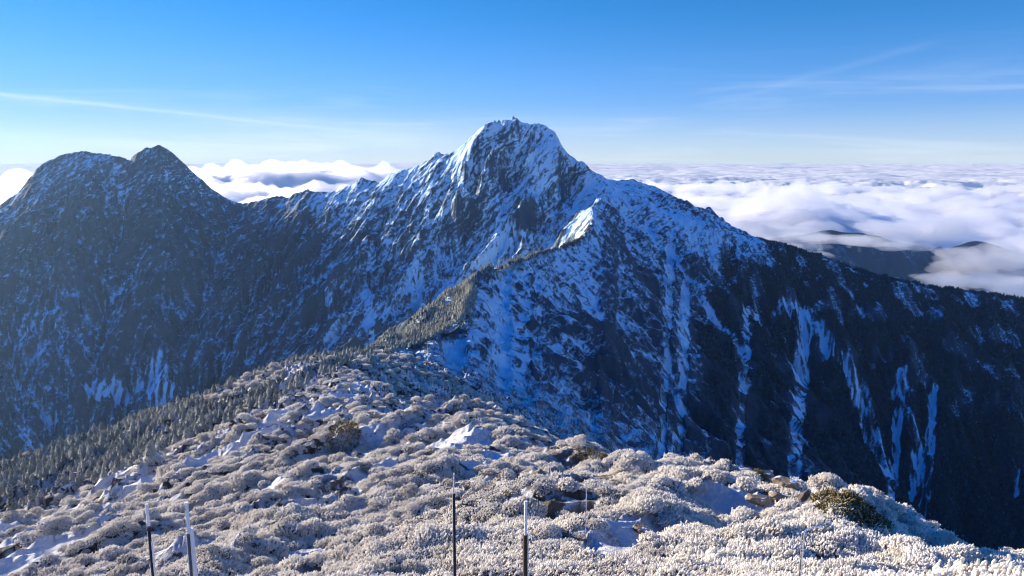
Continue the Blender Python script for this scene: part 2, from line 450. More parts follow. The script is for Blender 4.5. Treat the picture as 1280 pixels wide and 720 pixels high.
# snow gullies and bare cliffs of the mountains: places of the photograph with half-widths in its pixels, set down on the ground they lie on
CHUTES = [
    [(300, 262, 5), (270, 285, 16), (240, 310, 14), (215, 330, 8)], [(345, 275, 4), (330, 300, 7), (300, 330, 6), (270, 350, 5), (236, 386, 9), (202, 427, 12), (195, 454, 13), (200, 485, 14)],
    [(195, 454, 8), (157, 495, 7)], [(112, 484, 9), (150, 488, 10)], [(409, 360, 4), (427, 397, 6), (410, 430, 6), (394, 454, 6)], [(7, 480, 3), (30, 540, 4), (36, 562, 3)], [(71, 522, 5), (37, 500, 3)],
    [(380, 350, 4), (330, 390, 8), (300, 405, 5)], [(95, 262, 3), (110, 290, 8), (130, 320, 4)], [(180, 260, 3), (200, 240, 5), (230, 225, 3)],
    [(705, 200, 8), (703, 225, 9), (692, 250, 12), (670, 280, 22), (640, 310, 25), (600, 330, 18)], [(625, 245, 10), (612, 275, 18), (590, 310, 18), (565, 345, 14), (545, 372, 10)],
    [(598, 195, 5), (583, 235, 10), (570, 260, 6), (552, 290, 8), (520, 330, 8), (500, 365, 6), (478, 392, 5)], [(618, 160, 5), (610, 190, 6), (590, 225, 4)], [(650, 160, 5), (660, 190, 8), (640, 215, 8), (625, 240, 8)],
    [(684, 176, 6), (665, 195, 6), (645, 225, 5)], [(515, 290, 5), (480, 320, 7), (460, 360, 6), (440, 390, 6)], [(560, 205, 6), (545, 235, 9), (525, 262, 6)], [(725, 215, 5), (720, 245, 8), (705, 265, 10)],
    [(770, 250, 3), (800, 270, 7), (838, 300, 7), (854, 330, 6), (880, 370, 7), (895, 402, 7), (924, 434, 8), (938, 474, 4)], [(852, 305, 6), (858, 350, 8), (852, 402, 9), (873, 438, 7)],
    [(895, 330, 4), (912, 355, 8), (935, 385, 8), (950, 400, 6)], [(979, 374, 7), (1007, 395, 11), (1034, 384, 10), (1059, 406, 6)], [(1007, 395, 9), (1030, 420, 8), (1047, 445, 5)], [(1076, 385, 4), (1080, 405, 5), (1084, 430, 3)],
    [(1055, 440, 4), (1063, 460, 9), (1075, 488, 11), (1083, 524, 10), (1097, 560, 8), (1112, 597, 8), (1140, 620, 5)], [(1151, 553, 5), (1146, 590, 8), (1140, 618, 5)],
    [(1126, 423, 4), (1130, 459, 7), (1119, 488, 5), (1137, 517, 3), (1151, 553, 5)], [(1160, 362, 4), (1162, 385, 5), (1166, 430, 6), (1169, 468, 14), (1170, 480, 4)], [(1200, 420, 2), (1185, 450, 7), (1170, 476, 5)],
    [(1238, 418, 4), (1223, 463, 7), (1204, 495, 4), (1169, 542, 2)], [(1280, 402, 6), (1262, 420, 3)], [(1268, 575, 2), (1270, 620, 3)],
    [(800, 420, 4), (830, 460, 7), (845, 500, 5)], [(700, 330, 8), (740, 370, 8), (790, 440, 6)],
]
CLIFFS = [
    [(622, 205, 6), (608, 218, 12), (592, 234, 12), (574, 248, 7)], [(697, 168, 8), (702, 195, 12), (695, 222, 14), (676, 246, 16), (652, 262, 14), (632, 270, 9)], [(655, 172, 3), (640, 186, 5), (628, 196, 5)], [(668, 205, 3), (650, 220, 5), (640, 226, 5)],
    [(757, 234, 5), (764, 260, 9), (770, 290, 10), (785, 330, 12), (812, 350, 14)], [(548, 192, 4), (540, 215, 6), (530, 245, 5)], [(450, 226, 4), (452, 245, 8), (440, 262, 6)], [(525, 405, 8), (470, 410, 10), (430, 430, 10)],
    [(830, 400, 8), (880, 450, 12), (930, 500, 16), (985, 540, 20), (1040, 580, 20)], [(915, 380, 7), (950, 440, 10), (1000, 480, 12), (1030, 520, 12)], [(960, 312, 8), (1010, 330, 10), (1060, 360, 14), (1100, 400, 16)], [(880, 285, 5), (920, 310, 8), (960, 345, 8)],
]

def lay(strips):
    out = []
    for st in strips:
        pts = []
        for (a, b, w) in st:
            w = w * (1.0 if a > 780 else 1.35); g = ground_at(a, b); pts.append((g.x, g.y, w * g.length / F))
        out.append(pts)
    return out

RIBS = [[(645, 147, 12), (629, 163, 14), (614, 184, 15), (600, 204, 13), (586, 222, 12), (572, 240, 8)], [(677, 153, 10), (666, 168, 12), (656, 186, 9), (648, 200, 5)], [(652, 232, 6), (640, 248, 9), (631, 262, 7)],
        [(606, 156, 9), (592, 176, 10), (579, 192, 8)], [(548, 189, 6), (541, 208, 8), (528, 236, 7), (512, 262, 5)], [(450, 225, 5), (440, 248, 7), (425, 275, 6)], [(384, 241, 4), (370, 262, 6), (352, 290, 6)],
        [(500, 213, 5), (488, 240, 7), (470, 275, 7), (452, 310, 6)], [(204, 183, 8), (190, 215, 10), (172, 260, 10), (150, 310, 8)], [(250, 224, 5), (235, 255, 7), (215, 300, 8)]]

def strips_mask(x, y, strips, seed, raw=False):
    wx = x + 9 * fbm(x / 26, y / 26, 4, seed); wy = y + 9 * fbm(x / 26, y / 26, 4, seed + 1)
    m = np.zeros(x.shape, np.float32)
    for pts in strips:
        X = [p[0] for p in pts]; Y = [p[1] for p in pts]; W = max(p[2] for p in pts) * 3
        bb = (x > min(X) - W) & (x < max(X) + W) & (y > min(Y) - W * 2) & (y < max(Y) + W * 2)
        if not bb.any(): continue
        xx = wx[bb]; yy = wy[bb]; best = np.zeros(xx.shape, np.float32)
        for p, q in zip(pts[:-1], pts[1:]):
            dx, dy = q[0] - p[0], q[1] - p[1]; L = dx * dx + dy * dy + 1e-6
            t = np.clip(((xx - p[0]) * dx + (yy - p[1]) * dy) / L, 0, 1)
            rx, ry = xx - p[0] - t * dx, yy - p[1] - t * dy
            best = np.maximum(best, 1 - np.hypot(rx, ry) / (1.0 * (p[2] + (q[2] - p[2]) * t)))
        m[bb] = np.maximum(m[bb], best)
    if raw: return m
    return sstep(0.0, 0.45, m + 0.5 * fbm(x / 18, y / 18, 4, seed + 2) * (m > 0))

def snow_mask(x, y, T):
    z = T['z']; az = np.degrees(np.arctan2(x, y))
    s = 0.42 + 0.26 * sstep(-450, 60, z)
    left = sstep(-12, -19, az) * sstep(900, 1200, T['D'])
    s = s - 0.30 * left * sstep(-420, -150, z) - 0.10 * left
    hi = sstep(-380, -120, z)
    s = s - 0.30 * T['n1'] - (0.38 - 0.12 * hi) * T['n2'] - (0.34 - 0.16 * hi) * T['n3']
    s = s + 0.20 * fbm(x / 260, y / 260, 4, 200) + 0.14 * fbm(x / 30, y / 30, 4, 210)
    s = s + 0.12 * (T['saw'] < 0.35) * sstep(-300, -50, z)
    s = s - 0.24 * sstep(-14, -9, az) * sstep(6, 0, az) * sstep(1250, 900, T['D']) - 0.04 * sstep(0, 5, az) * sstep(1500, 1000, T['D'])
    return s

def wood_mask(x, y, T):
    z = T['z']; az = np.degrees(np.arctan2(x, y))
    top = -510 + 290 * sstep(10, 17, az) - 60 * sstep(-15, -25, az)
    w = sstep(30, -70, z - top + 150 * fbm(x / 200, y / 200, 4, 230) + 60 * T['n1'])
    gap = sstep(0.0, 0.22, fbm(x / 46, y / 46, 4, 720) + 0.12 * T['n2']) * sstep(-680, -420, z)
    return w * (1 - 0.8 * gap)

def mat_mountain():
    m, nt, b, out = material('mountain_rock_and_snow')
    co = nt.new('ShaderNodeTexCoord').outputs['Object']
    sm = nt.attr('snowmask'); wd = nt.attr('wood'); nr = nt.attr('near')
    nA = nt.noise(co, 0.035, 9, 0.65, 0.4)
    nB = nt.noise(co, 0.11, 5, 0.72)
    v = nt.math('ADD', sm, nt.math('MULTIPLY', nt.math('SUBTRACT', nA, 0.5), 0.9))
    v = nt.math('ADD', v, nt.math('MULTIPLY', nt.math('SUBTRACT', nB, 0.5), nt.math('SUBTRACT', 1.45, nt.math('MULTIPLY', nt.attr('chute'), 1.2))))
    # thin ledges along the dipping beds
    m0 = nt.new('ShaderNodeMapping'); m0.inputs['Rotation'].default_value = (0.0, math.radians(46), 0.0); nt.l.new(co, m0.inputs['Vector'])
    wv = nt.new('ShaderNodeVectorMath', operation='ADD'); nt.l.new(m0.outputs[0], wv.inputs[0])
    wz = nt.new('ShaderNodeCombineXYZ'); nt.l.new(nt.math('MULTIPLY', nt.math('SUBTRACT', nt.noise(co, 0.009, 4, 0.6), 0.5), 90.0), wz.inputs['Z']); nt.l.new(wz.outputs[0], wv.inputs[1])
    mp = nt.new('ShaderNodeMapping'); mp.inputs['Scale'].default_value = (0.014, 0.03, 0.13); nt.l.new(wv.outputs[0], mp.inputs['Vector'])
    nS = nt.noise(mp.outputs[0], 1.0, 6, 0.68, 0.3)
    v = nt.math('ADD', v, nt.math('MULTIPLY', nt.math('SUBTRACT', nS, 0.5), nt.math('MULTIPLY', nt.attr('high'), 2.9)))
    v = nt.math('SUBTRACT', v, nt.math('MULTIPLY', wd, 0.62))
    # steep faces shed their snow
    nC = nt.noise(co, 0.9, 4, 0.6)
    v = nt.math('ADD', v, nt.math('MULTIPLY', nt.math('SUBTRACT', nC, 0.5), 0.6))
    geo = nt.new('ShaderNodeNewGeometry')
    sep = nt.new('ShaderNodeSeparateXYZ'); nt.l.new(geo.outputs['Normal'], sep.inputs[0])
    v = nt.math('ADD', v, nt.math('MULTIPLY', nt.math('SUBTRACT', sep.outputs['Z'], 0.68), 1.1))
    snow = nt.ramp(v, 0.44, 0.60)
    dust = nt.math('MULTIPLY', nt.ramp(nt.math('ADD', v, nt.math('MULTIPLY', nt.math('SUBTRACT', nt.noise(co, 0.30, 4, 0.75), 0.5), 1.6)), 0.15, 0.5), 0.42)
    snow = nt.math('MAXIMUM', snow, dust)
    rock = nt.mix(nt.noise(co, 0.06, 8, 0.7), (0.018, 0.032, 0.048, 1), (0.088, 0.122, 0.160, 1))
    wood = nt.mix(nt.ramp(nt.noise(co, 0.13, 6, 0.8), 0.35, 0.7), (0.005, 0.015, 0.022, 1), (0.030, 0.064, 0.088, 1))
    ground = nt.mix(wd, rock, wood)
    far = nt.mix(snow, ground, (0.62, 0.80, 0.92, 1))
    nN = nt.noise(co, 0.9, 8, 0.7)
    soilc = nt.mix(nN, (0.10, 0.075, 0.05, 1), (0.34, 0.27, 0.19, 1))
    twig = nt.mix(nN, (0.03, 0.026, 0.022, 1), (0.12, 0.10, 0.08, 1))
    g1 = nt.ramp(nt.math('ADD', nN, nt.math('MULTIPLY', nt.noise(co, 0.11, 5, 0.6), 0.7)), 0.80, 0.92)
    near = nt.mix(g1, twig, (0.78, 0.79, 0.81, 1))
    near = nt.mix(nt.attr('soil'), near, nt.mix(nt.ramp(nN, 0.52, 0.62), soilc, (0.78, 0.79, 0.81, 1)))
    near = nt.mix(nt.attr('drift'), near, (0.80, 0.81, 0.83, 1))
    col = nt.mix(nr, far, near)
    nt.l.new(col, b.inputs['Base Color'])
    bp = nt.new('ShaderNodeBump'); bp.inputs['Strength'].default_value = 0.9; bp.inputs['Distance'].default_value = 6.0
    nt.l.new(nt.math('ADD', nt.noise(co, 0.09, 10, 0.72), nt.math('MULTIPLY', nS, nt.math('MULTIPLY', nt.attr('high'), 0.8))), bp.inputs['Height'])
    nt.l.new(bp.outputs[0], b.inputs['Normal'])
    return m

# ------------------------------------------------------------------ the frosted ground near the summit
def project(x, y, z):
    f = y * CT - z * ST; u = y * ST + z * CT
    return 640 + F * x / np.maximum(f, 1e-3), 360 - F * u / np.maximum(f, 1e-3)

def in_poly(px, py, poly):
    ins = np.zeros(px.shape, bool); n = len(poly)
    for i in range(n):
        x0, y0 = poly[i]; x1, y1 = poly[(i + 1) % n]
        c = ((y0 > py) != (y1 > py)) & (px < (x1 - x0) * (py - y0) / ((y1 - y0) + 1e-9) + x0)
        ins ^= c
    return ins

def height(x, y):
    return terrain(np.atleast_1d(np.asarray(x, float)), np.atleast_1d(np.asarray(y, float)))['z']

# coarse table of which near ground can be seen from the summit (with a margin)
_az = np.radians(np.arange(-60, 60, 0.4)); _r = np.concatenate([np.arange(4, 60, 1.0), np.arange(60, 2400, 4.0)])
_A, _R = np.meshgrid(_az, _r)
_T = terrain(_R * np.sin(_A), _R * np.cos(_A))
_el = _T['z'] / _R
_mx = np.maximum.accumulate(_el, 0)
_seen = (_el - _mx) * _R
def seen(x, y, margin=4.0):
    az = np.arctan2(x, y); r = np.hypot(x, y)
    ia = np.clip(((az - _az[0]) / (_az[1] - _az[0])).astype(int), 0, len(_az) - 1)
    ir = np.clip(np.searchsorted(_r, r), 0, len(_r) - 1)
    return (_seen[ir, ia] > -margin) & (np.abs(az) < 0.80)

def ground_at(px, py, D0=None):
    """where the sight line through that place of the photograph meets the ground"""
    D = np.concatenate([np.arange(4, 60, 0.25), np.arange(60, 1800, 1.5)])
    d = ray(px, py); h = math.hypot(d[0], d[1])
    p = d[None] * (D / h)[:, None]
    z = terrain(p[:, 0].copy(), p[:, 1].copy())['z']
    k = np.argmax(p[:, 2] <= z)
    return Vector((p[k, 0], p[k, 1], z[k]))

def mat_frost(name, bare, frost, leafy=0.0):
    """branches under rime: the bare wood shows low on the shoot and wherever the rime has fallen"""
    m, nt, b, out = material(name)
    co = nt.new('ShaderNodeTexCoord').outputs['Object']
    t = nt.attr('tip')
    fr = nt.new('ShaderNodeAttribute', attribute_name='frost', attribute_type='INSTANCER').outputs['Fac']
    n1 = nt.noise(co, 7.0, 4, 0.6)
    v = nt.math('ADD', t, nt.math('MULTIPLY', nt.math('SUBTRACT', n1, 0.5), 1.6))
    v = nt.math('ADD', v, fr)
    f = nt.ramp(v, 0.50, 0.95)
    oi = nt.new('ShaderNodeObjectInfo').outputs['Random']
    col = nt.mix(n1, bare[0], bare[1])
    col = nt.mix(f, col, nt.mix(oi, frost[0], frost[1]))
    nt.l.new(col, b.inputs['Base Color']); b.inputs['Roughness'].default_value = 0.8
    tr = nt.new('ShaderNodeBsdfTranslucent'); nt.l.new(col, tr.inputs['Color'])
    mx = nt.new('ShaderNodeMixShader'); nt.l.new(nt.math('MULTIPLY', f, 0.38), mx.inputs[0])
    nt.l.new(b.outputs[0], mx.inputs[1]); nt.l.new(tr.outputs[0], mx.inputs[2]); nt.l.new(mx.outputs[0], out.inputs['Surface'])
    return m

M_FROST = mat_frost('rimed_branches', ((0.030, 0.024, 0.019, 1), (0.15, 0.115, 0.082, 1)), ((0.78, 0.735, 0.65, 1), (0.95, 0.915, 0.84, 1)))
M_GREEN = mat_frost('bare_juniper', ((0.050, 0.042, 0.014, 1), (0.25, 0.185, 0.06, 1)), ((0.55, 0.53, 0.48, 1), (0.7, 0.68, 0.62, 1)))

def shoot(V, Fc, T, base, d, L, R, rg, segs=5, rings=5):
    d = d / np.linalg.norm(d)
    s = np.cross(d, [0.3, 0.2, 0.93]); s /= np.linalg.norm(s); t = np.cross(d, s)
    o = len(V); bend = rg.normal(0, 0.18, 3)
    prof = np.array([0.5, 0.85, 1.0, 0.95, 0.7])
    for k in range(rings):
        f = k / (rings - 1)
        c = base + d * L * f + bend * L * f * f
        for j in range(segs):
            a = 2 * math.pi * (j + 0.5 * (k % 2)) / segs
            r = R * prof[k] * (0.6 + 0.8 * rg.random())
            V.append(c + (s * math.cos(a) + t * math.sin(a)) * r); T.append(f)
    V.append(base + d * L * 1.07 + bend * L * 1.1); T.append(1.0)
    for k in range(rings - 1):
        for j in range(segs):
            p0 = o + k * segs + j; p1 = o + k * segs + (j + 1) % segs
            Fc.append((p0, p1, p1 + segs)); Fc.append((p0, p1 + segs, p0 + segs))
    top = o + (rings - 1) * segs
    for j in range(segs): Fc.append((top + j, top + (j + 1) % segs, o + rings * segs))

def shrub_mesh(name, seed, n=95, spread=0.62, fine=1.0, mat=None):
    """a low wind-combed shrub about 1.2 m across; its shoots lean away from the wind"""
    rg = np.random.default_rng(seed)
    V, Fc, T = [], [], []
    for i in range(n):
        r = spread * math.sqrt(rg.random()); a = rg.random() * 2 * math.pi
        x, y = r * math.cos(a), r * math.sin(a)
        top = 0.50 * (1 - (r / spread) ** 2 * 0.75)
        z = top * (0.25 + 0.55 * rg.random())
        d = np.array([x * 0.55 + 0.62 + rg.normal(0, 0.28), y * 0.6 + rg.normal(0, 0.28), 0.75 + rg.normal(0, 0.2)])
        L = (0.11 + 0.12 * rg.random()) * fine; R = (0.024 + 0.02 * rg.random()) * fine
        shoot(V, Fc, T, np.array([x, y, z]), d, L, R, rg)
    # the woody limbs under them
    for i in range(9):
        a = rg.random() * 2 * math.pi; r = spread * (0.4 + 0.5 * rg.random())
        o0 = len(T)
        shoot(V, Fc, T, np.array([0.0, 0.0, -0.12]), np.array([r * math.cos(a), r * math.sin(a), 0.42]), r * 1.05, 0.03, rg)
        for k in range(o0, len(T)): T[k] = -0.6
    me = mesh_np(name, np.array(V), np.array(Fc), smooth=False)
    attr(me, 'tip', np.array(T)); me.materials.append(mat or M_FROST)
    return me

def instancer(name, pts, rot, scl, frost, protos, mat=None):
    """many copies of a few meshes scattered on points, as one object"""
    col = bpy.data.collections.new(name + '_kinds')
    for p in protos: col.objects.link(bpy.data.objects.new(p.name, p))
    me = bpy.data.meshes.new(name); me.vertices.add(len(pts)); me.vertices.foreach_set('co', np.asarray(pts, np.float32).ravel())
    for nm, dat, ty in (('rot', rot, 'FLOAT_VECTOR'), ('scl', scl, 'FLOAT_VECTOR')):
        a_ = me.attributes.new(nm, ty, 'POINT'); a_.data.foreach_set('vector', np.asarray(dat, np.float32).ravel())
    attr(me, 'frost', frost)
    o = new_obj(name, me)
    g = bpy.data.node_groups.new(name, 'GeometryNodeTree')
    g.interface.new_socket('Geometry', in_out='INPUT', socket_type='NodeSocketGeometry')
    g.interface.new_socket('Geometry', in_out='OUTPUT', socket_type='NodeSocketGeometry')
    nt = NT(g)
    gi = nt.new('NodeGroupInput'); go = nt.new('NodeGroupOutput')
    m2p = nt.new('GeometryNodeMeshToPoints'); nt.l.new(gi.outputs[0], m2p.inputs[0])
    ci = nt.new('GeometryNodeCollectionInfo'); ci.inputs['Collection'].default_value = col
    ci.inputs['Separate Children'].default_value = True; ci.inputs['Reset Children'].default_value = True
    ins = nt.new('GeometryNodeInstanceOnPoints'); nt.l.new(m2p.outputs[0], ins.inputs['Points']); nt.l.new(ci.outputs[0], ins.inputs['Instance'])
    ins.inputs['Pick Instance'].default_value = True
    for nm, sock in (('rot', 'Rotation'), ('scl', 'Scale')):
        na = nt.new('GeometryNodeInputNamedAttribute', data_type='FLOAT_VECTOR'); na.inputs['Name'].default_value = nm
        nt.l.new(na.outputs[0], ins.inputs[sock])
    nt.l.new(ins.outputs[0], go.inputs[0])
    md = o.modifiers.new('scatter', 'NODES'); md.node_group = g
    return o

SHRUBS = [shrub_mesh('shrub_kind', 50 + i, n=(230, 210, 260, 220)[i], fine=(0.86, 0.95, 0.78, 0.9)[i]) for i in range(4)]

def mound(x, y):
    """long low swells of the scrub, drawn out along the wind"""
    u = (x * 0.80 + y * 0.60); v = (-x * 0.60 + y * 0.80)
    return ridged(u / 24, v / 11, 3, 401)

# clearings: snow or bare soil instead of scrub  (place in the photograph, radius in metres)
OPEN_SNOW = [(785, 655, 2.0), (765, 680, 1.3), (745, 692, 0.8), (600, 578, 3.6), (620, 572, 3.0), (585, 555, 5.0), (560, 548, 4.5), (930, 626, 3.0), (908, 634, 2.2), (950, 612, 1.5), (212, 630, 2.6),
             (430, 570, 3.0), (500, 560, 2.5), (455, 605, 1.6), (350, 605, 2.5), (400, 515, 5.0), (330, 535, 7.0), (300, 560, 5.0), (380, 690, 1.6), (250, 580, 6.0), (180, 606, 6.0), (640, 625, 1.5), (150, 595, 7), (100, 618, 6),
             (820, 655, 0.7), (12, 700, 9), (25, 672, 8), (5, 655, 9), (480, 585, 2.5), (540, 560, 3), (445, 480, 8), (420, 495, 7), (350, 520, 7)]
OPEN_SOIL = [(700, 578, 3.4), (735, 590, 3.2), (680, 560, 3.0), (720, 618, 1.8), (690, 624, 1.5), (820, 664, 1.1), (790, 672, 0.9), (962, 602, 3.4), (985, 606, 3.6), (975, 622, 3.0), (943, 632, 2.2), (420, 610, 2.0), (450, 600, 2.0), (660, 585, 2)]
DARK_SPOTS = [(432, 548, 5.0), (450, 552, 5.0), (595, 540, 4.0), (560, 525, 4.5), (390, 720, 2.2)]
open_snow = [(ground_at(a, b), r) for a, b, r in OPEN_SNOW]
open_soil = [(ground_at(a, b), r) for a, b, r in OPEN_SOIL]

def patch(x, y, spots):
    m = np.zeros(x.shape)
    wob = 0.75 * fbm(x / 2.6, y / 1.5, 5, 501)
    for c, r in spots:
        d = np.hypot(x - c.x, (y - c.y) * 0.8) / r
        m = np.maximum(m, 1.0 - d)
    return sstep(0.0, 0.25, m + wob * (m > -0.4) * 0.8 - 0.02)

PATCHES += [open_snow, open_soil]
M_MTN = mat_mountain()
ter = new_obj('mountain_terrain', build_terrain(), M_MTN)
tag(ter, kind='structure')
print('terrain', time.time() - T0, len(ter.data.vertices))

FOREST_A = [(-60, 640), (-60, 600), (0, 586), (56, 556), (150, 526), (202, 503), (262, 502), (326, 487), (375, 465), (430, 443), (462, 430), (452, 447), (425, 462), (400, 472), (365, 490), (330, 508), (270, 537), (207, 562), (150, 590), (75, 614), (0, 644)]
FOREST_B = [(456, 440), (485, 413), (525, 378), (560, 353), (590, 341), (596, 360), (592, 385), (580, 398), (560, 412), (535, 426), (500, 438)]

def scatter_near():
    # rings of jittered points; spacing grows slowly with distance
    P_ = []
    r = 9.0
    while r < 420:
        sp = 0.62 if r < 40 else 0.62 + (r - 40) * 0.0042
        n = int(math.radians(92) * r / sp)
        a = np.radians(-46) + (np.arange(n) + rng.random(n)) * (math.radians(92) / n)
        rr = r + (rng.random(n) - 0.5) * sp * 1.2
        P_.append(np.stack([rr * np.sin(a), rr * np.cos(a), np.full(n, sp)], 1)); r += sp
    Q = np.concatenate(P_)
    Q = Q[seen(Q[:, 0], Q[:, 1], 3.0)]
    x, y, sp = Q[:, 0], Q[:, 1], Q[:, 2]
    z = height(x, y)
    px, py = project(x, y, z)
    D = np.hypot(x, y)
    keep = ~(patch(x, y, open_snow) > 0.35) & ~(patch(x, y, open_soil) > 0.35)
    keep &= ~in_poly(px, py, FOREST_A) & ~in_poly(px, py, FOREST_B)
    keep &= D > 10.5
    # the band of snow above the forest is thinly grown
    thin = fbm(x / 9, y / 6, 4, 510)
    keep &= ~(thin > 0.20 + 0.5 * sstep(60, 30, D) - 0.22 * sstep(100, 220, D))
    Q = Q[keep]; x, y, sp = Q[:, 0], Q[:, 1], Q[:, 2]; z = z[keep]; D = D[keep]
    n = len(x)
    m = fbm(x / 6, y / 6, 3, 520)
    s = (sp / 0.62) * (0.78 + 0.55 * rng.random(n)) * (1 + 0.55 * np.clip(m, -0.6, 0.9)) * 0.86
    rot = np.stack([rng.normal(0, 0.15, n), rng.normal(0, 0.15, n), rng.normal(0.1, 0.3, n)], 1)
    scl = np.stack([s, s, s * (0.8 + 0.5 * rng.random(n))], 1)
    px, py = project(x, y, z)
    fr = 0.54 + 0.22 * sstep(520, 250, px) + 0.80 * fbm(x / 14, y / 14, 4, 530) + 0.20 * rng.normal(0, 1, n) + 0.50 * sstep(600, 1150, px) * sstep(120, 30, D) + 0.04 * sstep(40, 120, D)
    return np.stack([x, y, z - 0.06 * s], 1), rot, scl, fr, D, px, py

S_P, S_R, S_S, S_F, S_D, S_px, S_py = scatter_near()
print('shrubs', len(S_P), time.time() - T0)
order = np.argsort(S_D)
inview = (S_px > -5) & (S_px < 1285) & (S_py < 735)
near_idx = [k for k in order if inview[k]][:220]
near_set = np.zeros(len(S_P), bool); near_set[near_idx] = True
rest = ~near_set
sh = instancer('frosted_scrub', S_P[rest], S_R[rest], S_S[rest], S_F[rest], SHRUBS)
tag(sh, kind='stuff')
for k in near_idx:
    me = SHRUBS[int(rng.integers(4))]
    o = new_obj('frosted_shrub', me); o.location = S_P[k]; o.rotation_euler = S_R[k]; o.scale = S_S[k]; o['frost'] = float(S_F[k])
    tag(o, 'low wind-combed shrub thick with white rime, among the nearest ones on the slope', 'shrub', 'rime-covered shrubs nearest the summit')

# ------------------------------------------------------------------ firs of the belt on the left and on the crest
M_FIR = mat_frost('fir_needles', ((0.028, 0.036, 0.016, 1), (0.10, 0.10, 0.05, 1)), ((0.44, 0.44, 0.35, 1), (0.70, 0.68, 0.58, 1)))
M_FIRD = mat_frost('dark_fir_needles', ((0.008, 0.020, 0.022, 1), (0.030, 0.056, 0.062, 1)), ((0.3, 0.4, 0.45, 1), (0.5, 0.6, 0.65, 1)))
M_BARK, _nt, _b, _o = material('fir_bark')
_nt.l.new(_nt.mix(_nt.noise(_nt.new('ShaderNodeTexCoord').outputs['Object'], 9.0, 5), (0.05, 0.04, 0.03, 1), (0.14, 0.12, 0.10, 1)), _b.inputs['Base Color'])

def cone_rod(V, Fc, T, a, b, r0, r1, seg=6, t=(0, 0)):
    a = np.array(a, float); b = np.array(b, float); d = b - a; d /= np.linalg.norm(d)
    s_ = np.cross(d, [0.31, 0.95, 0.1]); s_ /= np.linalg.norm(s_); u = np.cross(d, s_); o = len(V)
    for c, rr, tt in ((a, r0, t[0]), (b, r1, t[1])):
        for j in range(seg):
            q = 2 * math.pi * j / seg; V.append(c + (s_ * math.cos(q) + u * math.sin(q)) * rr); T.append(tt)
    for j in range(seg):
        k = (j + 1) % seg
        Fc.append((o + j, o + k, o + seg + k)); Fc.append((o + j, o + seg + k, o + seg + j))
    V.append(b); T.append(t[1])
    for j in range(seg): Fc.append((o + seg + j, o + seg + (j + 1) % seg, len(V) - 1))

def fir_meshes(seed):
    """a fir one unit tall: (crown, trunk)"""
    rg = np.random.default_rng(seed); V, Fc, T = [], [], []
    lean = rg.normal(0, 0.02, 2)
    lv = 15
    for i in range(lv):
        f = i / (lv - 1); z = 0.10 + 0.86 * f; R = (0.34 * (1 - f) ** 0.75 + 0.025) * (0.8 + 0.4 * rg.random())
        nb = 8 if f < 0.7 else 5
        for j in range(nb):
            if rg.random() < 0.12: continue
            a = 2 * math.pi * (j + rg.random() * 0.7) / nb + i; L = R * (0.75 + 0.5 * rg.random())
            cx, cy = lean[0] * f, lean[1] * f
            tip = np.array([cx + L * math.cos(a), cy + L * math.sin(a), z - 0.28 * L + 0.02])
            mid = np.array([cx + L * 0.6 * math.cos(a), cy + L * 0.6 * math.sin(a), z + 0.005])
            w = 0.34 * L; px, py = -math.sin(a) * w, math.cos(a) * w
            o = len(V)
            V += [np.array([cx, cy, z + 0.03]), mid + [px, py, -0.03], mid - [px, py, 0.03], tip, mid + [0, 0, 0.022], mid + [0, 0, -0.05]]
            T += [0.1, 0.6, 0.6, 1.0, 0.75, 0.0]
            Fc += [(o, o + 1, o + 4), (o, o + 4, o + 2), (o + 4, o + 1, o + 3), (o + 4, o + 3, o + 2), (o, o + 5, o + 1), (o, o + 2, o + 5), (o + 5, o + 3, o + 1), (o + 5, o + 2, o + 3)]
    cone_rod(V, Fc, T, [lean[0], lean[1], 0.9], [lean[0], lean[1], 1.03], 0.014, 0.003, 4, (0.8, 1))
    crown = mesh_np('fir_crown', np.array(V), np.array(Fc), smooth=False); attr(crown, 'tip', np.array(T)); crown.materials.append(M_FIR)
    V2, F2, T2 = [], [], []
    cone_rod(V2, F2, T2, [0, 0, -0.12], [lean[0], lean[1], 0.92], 0.024, 0.006)
    trunk = mesh_np('fir_trunk', np.array(V2), np.array(F2)); trunk.materials.append(M_BARK)
    return crown, trunk
FIRS = [fir_meshes(300 + i) for i in range(4)]

def far_wood():
    """the dark forest of the valley sides and of the right-hand ridge"""
    out = []
    for a0, a1, D0, D1, n in ((9, 37, 1250, 2300, 60000), (-37, -9, 1350, 1900, 16000)):
        a = np.radians(a0 + (a1 - a0) * rng.random(n)); r_ = np.sqrt(D0 ** 2 + (D1 ** 2 - D0 ** 2) * rng.random(n))
        x, y = r_ * np.sin(a), r_ * np.cos(a)
        T = terrain(x, y, True)
        px, py = project(x, y, T['z'])
        k = (wood_mask(x, y, T) > 0.55) & (strips_mask(x, y, CH_L, 601) < 0.05) & seen(x, y, 25.0) & (py < 720) 
        out.append(np.stack([x[k], y[k], T['z'][k] - 1.0, 6.0 * (0.6 + 0.8 * rng.random(int(k.sum())))], 1))
    return np.concatenate(out)

